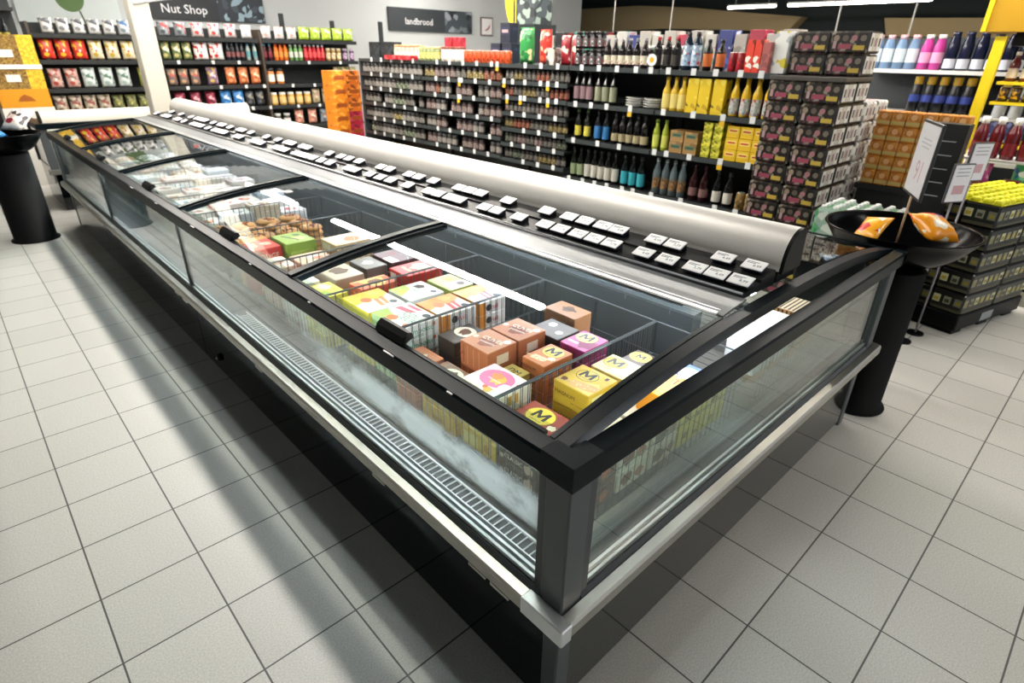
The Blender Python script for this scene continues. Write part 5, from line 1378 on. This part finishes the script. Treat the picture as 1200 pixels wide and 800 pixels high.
t = empty('display_stand', 'dark patterned stand behind the navy boxes', 'display stand', (5.1, 5.25, 0))
MB().box(-0.2, 0.2, -0.2, 0.2, 0, 1.95, mat('#1d2326', 0.6)).build('body', t)
MB().box(-0.16, 0.16, -0.16, 0.16, 1.95, 2.30, printed('#3a4246', ['#6a7a70', '#1f2628', '#8a9a90'], 14, 0.6, 0.6)).build('header', t)
# posts standing up behind the shelves
for k, (x, y, z) in enumerate(((5.35, 11.0, 2.12), (6.05, 10.4, 2.12), (4.4, 11.1, 2.2))):
    t = empty('aisle_post', ('slim dark post behind the lime bags', 'slim dark post behind the far spice shelves', 'slim dark post right of the large dark sign')[k], 'post', (x, y, 0))
    MB().box(-0.035, 0.035, -0.03, 0.03, 0, z, mat('#2e3335', 0.5)).lathe([(0.12, 0), (0.12, 0.015)], BLACK, 14).build('post', t)

# yellow carton stand at far left
t = empty('carton_stand', 'yellow carton display stand left of the snack shelf', 'display stand', (0.12, 9.05, 0))
MB().box(-0.26, 0.26, 0, 0.4, 0, 0.93, mat('#e9e6de', 0.6)).build('plinth', t)
mb = MB().box(-0.25, 0.25, 0.0, 0.4, 0.93, 1.14, mat('#e39a14', 0.6))
mb.add([(-0.08, -0.001, 1.0), (0.1, -0.001, 1.0), (0.06, -0.001, 1.05), (0.0, -0.001, 1.08), (-0.05, -0.001, 1.05)], [(0, 1, 2, 3, 4)], mat('#a85a10', 0.6))
tag(mb.build('header_panel', t), 'orange panel with brown emblem')
for z0, z1 in ((1.14, 1.36), (1.41, 1.73)):
    mb = MB().box(-0.25, 0.09, 0.0, 0.4, z0, z1, printed('#8a6a2a', ['#6a4a1c', '#a8863a'], 60, 0.7, 0.5)).box(0.09, 0.25, 0.0, 0.4, z0, z1, printed('#e0b41c', ['#f0cc3a', '#c8981a'], 60, 0.6, 0.5))
    mb.box(-0.12, 0.02, -0.002, 0, z0 + 0.08, z0 + 0.16, mat('#efeee8', 0.6))
    mb.build('carton_front', t)
MB().box(-0.26, 0.26, -0.01, 0.4, 1.36, 1.41, mat('#eceae2', 0.6)).build('shelf', t)
run('tlbot', make_bottle('bottle', 0.25, 0.034, '#1c2426', '#a89a3a', '#20282a', 0.4, 0.62, (0.1, 0.4)), [-0.1, -0.02, 0.06, 0.14, 0.22], 9.85, 1.66 + e, 'dark bottle with yellow label behind the yellow carton stand', 'bottle', 'bottles behind the yellow stand', 0.0, 'x')
t = empty('shelving_unit', 'dark bottle shelf at far left behind the yellow carton stand', 'shelf', (-0.4, 9.7, 0))
MB().box(0, 0.75, 0.0, 0.32, 1.60, 1.66, SHELFM).box(0, 0.75, 0.27, 0.32, 0, 2.4, mat('#23282a', 0.6)).box(0, 0.75, 0, 0.32, 0, 0.1, SHELFM).box(0, 0.75, 0, 0.27, 2.0, 2.04, SHELFM).build('carcass', t)

# ------------------------------------------------------------------ right-hand end: pack tower
PKB = printed('#12100d', ['#241f19', '#4a4334', '#7d786e', '#553039'], 40, 0.35, 0.5)
def make_pack(side):
    def f():
        w, d, h = 0.243, 0.243, 0.134
        mb = MB().cbox(-w / 2, w / 2, -d / 2, d / 2, 0, h, 0.012, PKB if side < 2 else printed('#c9c7c2', ['#2a2826', '#e8e6e0', '#8a8880', '#a0506a'], 22, 0.35, 0.55))
        o = mb.build('can_multipack')
        def lab(c, x0, x1, z0, z1, right=False):
            m = mat(c, 0.4)
            p = MB()
            if right: p.box(w / 2, w / 2 + 0.0012, x0, x1, z0, z1, m)
            else: p.box(x0, x1, -d / 2 - 0.0012, -d / 2, z0, z1, m)
            return p
        p = lab('#8f4054', -0.07, 0.02, 0.03, 0.06)
        p.v += []; q = MB()
        for c, x0, x1, z0, z1 in (('#8f4054', -0.065, 0.015, 0.028, 0.058), ('#b39a3f', 0.03, 0.1, 0.022, 0.05), ('#a98d90', -0.1, -0.08, 0.03, 0.075)):
            q.box(x0, x1, -d / 2 - 0.0012, -d / 2, z0, z1, mat(c, 0.4))
        for k in range(4):
            cx = -0.085 + 0.056 * k
            q.lathe([(0.019, 0), (0.019, 0.0012)], mat(('#8a7a6a', '#5a5048', '#9a6a70', '#6a6458')[k], 0.4), 10, Matrix.Translation((cx, -d / 2, 0.092)) @ Matrix.Rotation(PI / 2, 4, 'X'))
        for k in range(3):
            cy = -0.07 + 0.07 * k
            q.box(w / 2, w / 2 + 0.0012, cy - 0.031, cy + 0.031, 0.018, 0.122, mat(('#d8d6d0', '#c4c0b8', '#dedcd6')[k], 0.4))
            q.box(w / 2 + 0.0012, w / 2 + 0.0020, cy - 0.012, cy + 0.014, 0.045, 0.095, mat(('#3a3634', '#8a5a6a', '#2f2d2b')[k], 0.4))
        q.build('label_print', o)
        return o
    return f
TN = ['bottom', 'second', 'third', 'fourth', 'fifth', 'sixth', 'seventh', 'eighth', 'ninth', 'tenth', 'eleventh', 'twelfth', 'top']
for k in range(13):
    for i, x in enumerate((3.68, 3.93)):
        for j, y in enumerate((1.25, 1.0)):
            if k >= 11:
                if i == 0 : continue
            if i == 1 and j == 0:
                if k < 11: continue
            lb = f'black can multipack, {TN[k]} layer of the tower, ' + (('beside the wine shelves', 'beside the coffee packs')[j] if i == 0 else ('inner, wine side', 'inner, coffee side')[j])
            place('packA', make_pack(0), (x, y, 0.1362 * k + 0.001 + (0.03 if k >= 11 else 0)), -PI / 2, lb, 'multipack', None)
t = empty('tray', 'flat black tray near the top of the pack tower', 'tray', (3.80, 1.125, 0.1362 * 11 - 0.0008))
MB().cbox(-0.24, 0.26, -0.25, 0.25, 0, 0.028, 0.004, mat('#44403c', 0.5)).build('board', t)
# white patterned packs beside the tower
for k in range(10):
    for j, x in enumerate((4.20, 4.45)):
        place('packW', make_pack(2), (x, 1.0, 0.1362 * k + 0.001), -PI / 2 , f'white and black patterned multipack, {TN[k]} layer of the {("column next to the tower", "outer column")[j]}', 'multipack', None)

# coffee-coloured packs
def make_coffee():
    o = MB().cbox(-0.045, 0.045, -0.05, 0.05, 0, 0.1, 0.006, printed('#c98432', ['#b06c24', '#d89a48'], 24, 0.35, 0.4)).build('coffee_pack')
    MB().box(-0.043, 0.043, -0.0512, -0.05, 0.012, 0.034, mat('#c4b06c', 0.4)).build('label', o)
    MB().lathe([(0.02, 0), (0.02, 0.0014)], mat('#e2b07c', 0.4), 12, Matrix.Translation((0, -0.05, 0.066)) @ Matrix.Rotation(PI / 2, 4, 'X')).build('emblem', o)
    return o
t = empty('display_table', 'low black table under the orange coffee packs', 'table', (4.25, 0.55, 0))
MB().box(-0.05, 0.35, -0.30, 0.30, 0.76, 0.80, SHELFM).box(-0.03, 0.33, -0.28, 0.28, 0, 0.76, mat('#15181a', 0.6)).build('body', t)
for k in range(5):
    for q in range(6):
        place('coffee', make_coffee, (4.26, 0.31 + 0.094 * q, 0.802 + 0.102 * k), -PI / 2, f'orange brown coffee pack, {TN[k]} row of the display beside the tower', 'coffee pack', f'coffee packs {TN[k]} row')
def make_water():
    o = MB().cbox(-0.075, 0.075, -0.09, 0.09, 0, 0.2, 0.02, printed('#8fa89a', ['#3f8a5a', '#c8d0c8', '#5f9a70'], 18, 0.3, 0.5)).build('water_pack')
    q = MB()
    for i in range(2):
        for j in range(3):
            q.lathe([(0.018, 0), (0.018, 0.016), (0.014, 0.02)], mat('#ecedec', 0.4), 8, Matrix.Translation((-0.036 + 0.072 * i, -0.055 + 0.055 * j, 0.196)))
    tag(q.build('caps', o), 'white caps')
    return o
t = empty('box_stand', 'black box stand under the white capped water packs', 'stand', (3.42, 0.53, 0))
MB().box(-0.19, 0.19, -0.24, 0.24, 0, 0.574, BLACK).build('base', t)
for i in range(2):
    for j in range(3):
        place('water', make_water, (3.33 + 0.19 * i, 0.37 + 0.155 * j, 0.576), -PI / 2, 'green and white water pack with white caps behind the right bowl', 'water pack', 'water packs with white caps')

# shelf of household bottles further back
t = empty('shelving_unit', 'light grey shelf of navy and blue bottles behind the coffee packs', 'shelf', (5.83, -0.05, 0))
MB().box(0.40, 0.44, 0, 1.60, 0, 1.82, mat('#3a3f42', 0.6)).build('back_panel', t)
MB().box(0.0, 0.40, 0, 1.60, 0, 0.12, SHELFM).build('base', t)
for z in (1.555, 1.20, 0.85, 0.5):
    MB().box(-0.03, 0.40, 0, 1.60, z - 0.03, z, mat('#dfe1e0', 0.5)).build('shelf', t)
HX = 5.90
run('h1', make_bottle('detergent_bottle', 0.28, 0.047, '#6a86a8', '#c8d4de', '#d8b0b8', 0.6, 0.7, (0.2, 0.6)), spread(1.12, 1.52, 0.1), HX, 1.555 + e, 'blue bottle with pink cap on the upper grey shelf', 'bottle', 'blue bottles with pink caps')
run('h2', make_bottle('detergent_bottle', 0.28, 0.046, '#b83a90', '#d89ac0', '#e8e8ea', 0.6, 0.7, (0.2, 0.5)), [0.97, 1.065], HX, 1.555 + e, 'magenta bottle on the upper grey shelf', 'bottle', 'magenta bottles')
run('h3', make_bottle('detergent_bottle', 0.30, 0.046, '#141a34', '#c8ccd8', '#1a2040', 0.6, 0.72, (0.05, 0.3)), spread(0.0, 0.92, 0.1), HX, 1.555 + e, 'navy bottle with white label on the upper grey shelf', 'bottle', 'navy bottles')
run('h4', make_bottle('detergent_bottle', 0.30, 0.046, '#101218', '#2f3f8a', '#caa53a', 0.7, 0.62, (0.3, 0.5), 0.3, 0.36), spread(0.50, 1.1, 0.1), HX, 1.20 + e, 'black bottle with blue band and golden top on the grey shelf', 'bottle', 'golden topped bottles')
run('h5', make_bottle('detergent_bottle', 0.28, 0.047, '#c8ccd0', '#4a5a9a', '#c8b03a', 0.6, 0.7, (0.35, 0.6)), spread(0.0, 0.45, 0.1), HX, 1.20 + e, 'white bottle with blue band and yellow cap', 'bottle', 'white and blue bottles')
run('h6', make_box('carton', 0.1, 0.12, 0.24, '#b8bcc0', ['#5a6a80', '#e0e2e4']), spread(0.4, 1.5, 0.12), HX + 0.02, 0.85 + e, 'grey carton on the middle grey shelf', 'carton', 'grey cartons')

# yellow promotional stand
t = empty('display_stand', 'yellow promotional stand with header panel at the right edge', 'display stand', (5.14, 0.34, 0))
YE = mat('#dfc40f', 0.5); YD = mat('#ad840a', 0.5)
MB().box(0, 0.06, 0.05, 0.12, 0.02, 1.80, YE).build('post', t)
MB().box(0, 0.10, -0.72, -0.62, 0.02, 1.80, YE).build('post', t)
MB().box(-0.02, 0.5, -0.76, 0.22, 1.83, 2.40, YD).box(-0.035, -0.02, 0.19, 0.22, 1.83, 2.40, YE).build('header_panel', t)
MB().box(0.1, 0.5, -0.62, 0.02, 1.74, 1.83, BLACK).build('bracket', t)
for z in (1.50, 1.36, 1.06, 0.72):
    MB().box(0.02, 0.48, -0.62, 0.02, z - 0.02, z, YE).build('shelf', t)
MB().box(0.0, 0.5, -0.75, 0.15, 0, 0.02, BLACK).build('base', t)
run('y1', make_bottle('bottle', 0.2, 0.034, '#5a1f1c', '#c8b8a8', '#d8d0c8', 0.45, 0.65), spread(-0.25, 0.34, 0.08), 5.24, 1.50 + e, 'brown bottle on the upper shelf of the yellow stand', 'bottle', 'brown bottles on the yellow stand')
run('y2', make_can('drink_can', 0.1, 0.032, '#3a2a12', ['#d8a81c', '#7a5a14']), spread(-0.25, 0.34, 0.07), 5.24, 1.36 + e, 'black and gold can on the yellow stand', 'can', 'black and gold cans')
run('y3', make_can('drink_can', 0.16, 0.034, '#3a4070', ['#5a62a0', '#8a90c0', '#23284a']), spread(-0.25, 0.34, 0.075), 5.24, 1.06 + e, 'indigo can on the yellow stand', 'can', 'indigo cans')
run('greenr', make_snack('#3aa06a', ['#2a5aa0', '#7ac89a', '#d8e0d0'], 0.16, 0.08, 0.26), [-0.01, -0.18], 5.24, 0.72 + e, 'green bag low on the yellow stand', 'bag', 'green bags on the yellow stand')
# stand of dark red bottles
t = empty('display_stand', 'white metal stand of dark red bottles behind the yellow capped pallet', 'display stand', (4.76, 0.05, 0))
WM = mat('#c8cacb', 0.4)
for z in (1.00, 0.66, 0.25):
    MB().box(-0.02, 0.28, -0.42, 0.30, z - 0.015, z, WM).build('shelf', t)
for yy in (-0.43, 0.31):
    for xx in (-0.02, 0.27):
        MB().rod((xx, yy, 0), (xx, yy, 1.02), 0.008, WM, 6).build('leg', t)
run('dr', make_bottle('bottle', 0.28, 0.042, '#5a0f18', '#7a1622', '#e8e6e4', 0.5, 0.66, (0.1, 0.4), 0.2, 0.2), spread(-0.34, 0.33, 0.09), 4.81, 1.00 + e, 'dark red bottle with white cap on the white stand', 'bottle', 'dark red bottles with white caps')
run('dr2', make_box('carton', 0.1, 0.1, 0.2, '#7a1a26', ['#a83a48', '#5a0f18', '#c8a8a8'], None, 30, 0.4), spread(-0.34, 0.08, 0.11), 4.84, 0.66 + e, 'dark red carton on the middle of the white stand', 'carton', 'dark red cartons')
t = empty('basket', 'brown wicker basket on the middle shelf of the white stand', 'basket', (4.85, 0.21, 0.661))
MB().prism([(-0.10, 0), (0.10, 0), (0.115, 0.15), (-0.115, 0.15)], 'x', -0.09, 0.09, printed('#8a5f30', ['#6a4420', '#a87a44'], 70, 0.7, 0.5)).build('body', t)
run('pinkp', make_snack('#d85aa0', ['#e8e0e8', '#b83a80', '#f0b8d0'], 0.13, 0.07, 0.15), [0.21], 4.83, 0.8125, 'pink and white bag standing on the wicker basket', 'bag', None)

# pallet of dark bottles with yellow caps
PA = math.radians(-14.7)
PM = Matrix.Translation((3.74, -0.12, 0)) @ Matrix.Rotation(PA, 4, 'Z')
t = empty('pallet', 'black pallet under the dark bottle packs with yellow caps', 'pallet', (3.74, -0.12, 0), PA)
MB().cbox(0, 0.84, 0, 0.42, 0.03, 0.14, 0.008, BLACK).box(0.02, 0.14, 0.02, 0.40, 0, 0.03, BLACK).box(0.36, 0.48, 0.02, 0.40, 0, 0.03, BLACK).box(0.7, 0.82, 0.02, 0.40, 0, 0.03, BLACK).build('deck', t)
mb = MB().cbox(0.3, 0.45, -0.004, 0.0, 0.05, 0.11, 0.001, mat('#8a9094', 0.5))
mb.build('sticker', t)
def make_crate():
    w, d, h = 0.405, 0.195, 0.138
    o = MB().cbox(-w / 2, w / 2, -d / 2, d / 2, 0, h, 0.01, mat('#101210', 0.3)).build('bottle_pack')
    q = MB(); rn = random.Random(4)
    for s, n, half in (('f', 6, w), ('l', 3, d)):
        for i in range(n):
            cx = -half / 2 + half * (i + 0.5) / n
            c1 = rn.choice(('#8a8a72', '#c8c49a', '#6a6a58')); c2 = rn.choice(('#b3a12a', '#8a7f2a', '#3a3a2a'))
            R0 = Matrix.Translation((cx, -d / 2, 0)) if s == 'f' else Matrix.Rotation(-PI / 2, 4, 'Z') @ Matrix.Translation((cx, -w / 2, 0))
            q.box(-0.022, 0.022, -0.0015, 0, 0.05, 0.10, mat(c1, 0.4), R0)
            q.box(-0.014, 0.014, -0.0025, -0.0015, 0.06, 0.082, mat(c2, 0.4), R0)
        R0 = Matrix.Translation((0, -d / 2, 0)) if s == 'f' else Matrix.Rotation(-PI / 2, 4, 'Z') @ Matrix.Translation((0, -w / 2, 0))
        q.box(-half * 0.45, half * 0.45, -0.002, 0, 0.008, 0.026, mat('#45422e', 0.4), R0)
    q.build('label_print', o)
    return o
CAPY = mat('#d8d61e', 0.4)
def make_topcrate():
    o = make_crate()
    q = MB()
    for i in range(6):
        for j in range(3):
            q.lathe([(0.026, 0), (0.026, 0.022), (0.020, 0.03)], CAPY, 10, Matrix.Translation((-0.167 + 0.067 * i, -0.063 + 0.063 * j, 0.137)))
    q.box(-0.197, 0.197, -0.095, 0.095, 0.1375, 0.142, mat('#a8a51c', 0.4))
    tag(q.build('caps', o), 'yellow bottle caps')
    return o
for k in range(5):
    for i in range(2):
        for j in range(2):
            p = PM @ Vector((0.213 + 0.413 * i, 0.107 + 0.204 * j, 0.142 + 0.144 * k))
            lb = f'dark bottle pack, {TN[k] if k < 4 else "top"} layer of the pallet, ' + ('with yellow caps, ' if k == 4 else '') + ('near left', 'near right', 'far left', 'far right')[i + 2 * j] + ' quarter'
            place('pk_top' if k == 4 else 'pk', make_topcrate if k == 4 else make_crate, p, PA, lb, 'bottle pack', None)
# black price display behind the sign, small price cards
t = empty('display_stand', 'black stand with white shelf lines behind the price sign', 'display stand', (3.63, 0.27, 0))
MB().box(0, 0.12, -0.11, 0.10, 0, 1.30, mat('#0d0e10', 0.4)).build('body', t)
mb = MB()
for z in (1.2, 1.12, 1.04, 0.96, 0.88):
    mb.box(-0.001, 0, -0.07, 0.05, z, z + 0.006, mat('#8a8e90', 0.5))
mb.build('shelf_lines', t)
for k, (x, y, z, lb) in enumerate(((3.40, 0.08, 0.90, 'white price card in a holder in front of the yellow capped pallet'), (3.60, 0.06, 1.00, 'white price card in a holder, taller one beside the black stand'))):
    t = empty('price_card', lb, 'price card', (x, y, 0), -0.5)
    MB().rod((0, 0, 0), (0, 0, z), 0.006, mat('#8a8688', 0.4), 6).lathe([(0.05, 0), (0.05, 0.012)], BLACK, 14).build('stick', t)
    mb = MB().cbox(-0.075, 0.075, -0.006, 0.006, z, z + 0.22, 0.003, mat('#4a4a4e', 0.4)).box(-0.066, 0.066, -0.008, -0.006, z + 0.008, z + 0.212, mat('#e4e4e6', 0.5))
    for q in range(3):
        mb.box(-0.045, 0.045, -0.009, -0.008, z + 0.15 + 0.02 * q, z + 0.155 + 0.02 * q, mat('#9a9a9e', 0.5))
    mb.box(-0.04, 0.04, -0.009, -0.008, z + 0.05, z + 0.10, mat('#c8a0a4', 0.5))
    mb.build('card', t)

# hanging cords under the ceiling
for k, (x, y, z0) in enumerate(((9.2, 7.2, 2.0), (9.6, 6.2, 2.0), (8.2, 2.75, 1.9), (8.6, 2.0, 1.7))):
    t = empty('suspension_cable', ('white cord hanging from the ceiling, leftmost of four', 'white cord hanging from the ceiling, second from the left', 'white cord hanging above the pack tower', 'white cord hanging above the blue bottles')[k], 'cable', (x, y, z0))
    MB().rod((0, 0, 0), (0, 0, 3.449 - z0), 0.010, mat('#d8d6d0', 0.5), 6).build('line', t)
    MB().box(-0.03, 0.03, -0.03, 0.03, -0.03, 0.0, BLACK).build('clip', t)
t = empty('hanging_cable', 'white cable sagging in a loop under the ceiling', 'cable', (12.0, 5.6, 3.0))
pts = [(0, 1.0 - 2.0 * i / 14, 0.02 - 0.38 * (1 - (2 * i / 14 - 1) ** 2) + 0.1) for i in range(15)]
MB().path([(0, pts[0][1], 0.449)] + pts + [(0, pts[-1][1], 0.449)], 0.018, mat('#c8cccc', 0.5), 6).build('cable', t)

# ------------------------------------------------------------------ render look
wd = bpy.data.worlds.new('shop_surroundings')
wd.use_nodes = True
wd.node_tree.nodes['Background'].inputs[0].default_value = (0.9, 0.95, 1.0, 1)
wd.node_tree.nodes['Background'].inputs[1].default_value = 0.28
SC.world = wd
SC.view_settings.view_transform = 'Standard'
SC.view_settings.look = 'None'
SC.view_settings.exposure = 1.6
SC.view_settings.gamma = 1.0
SC.view_settings.use_curve_mapping = False
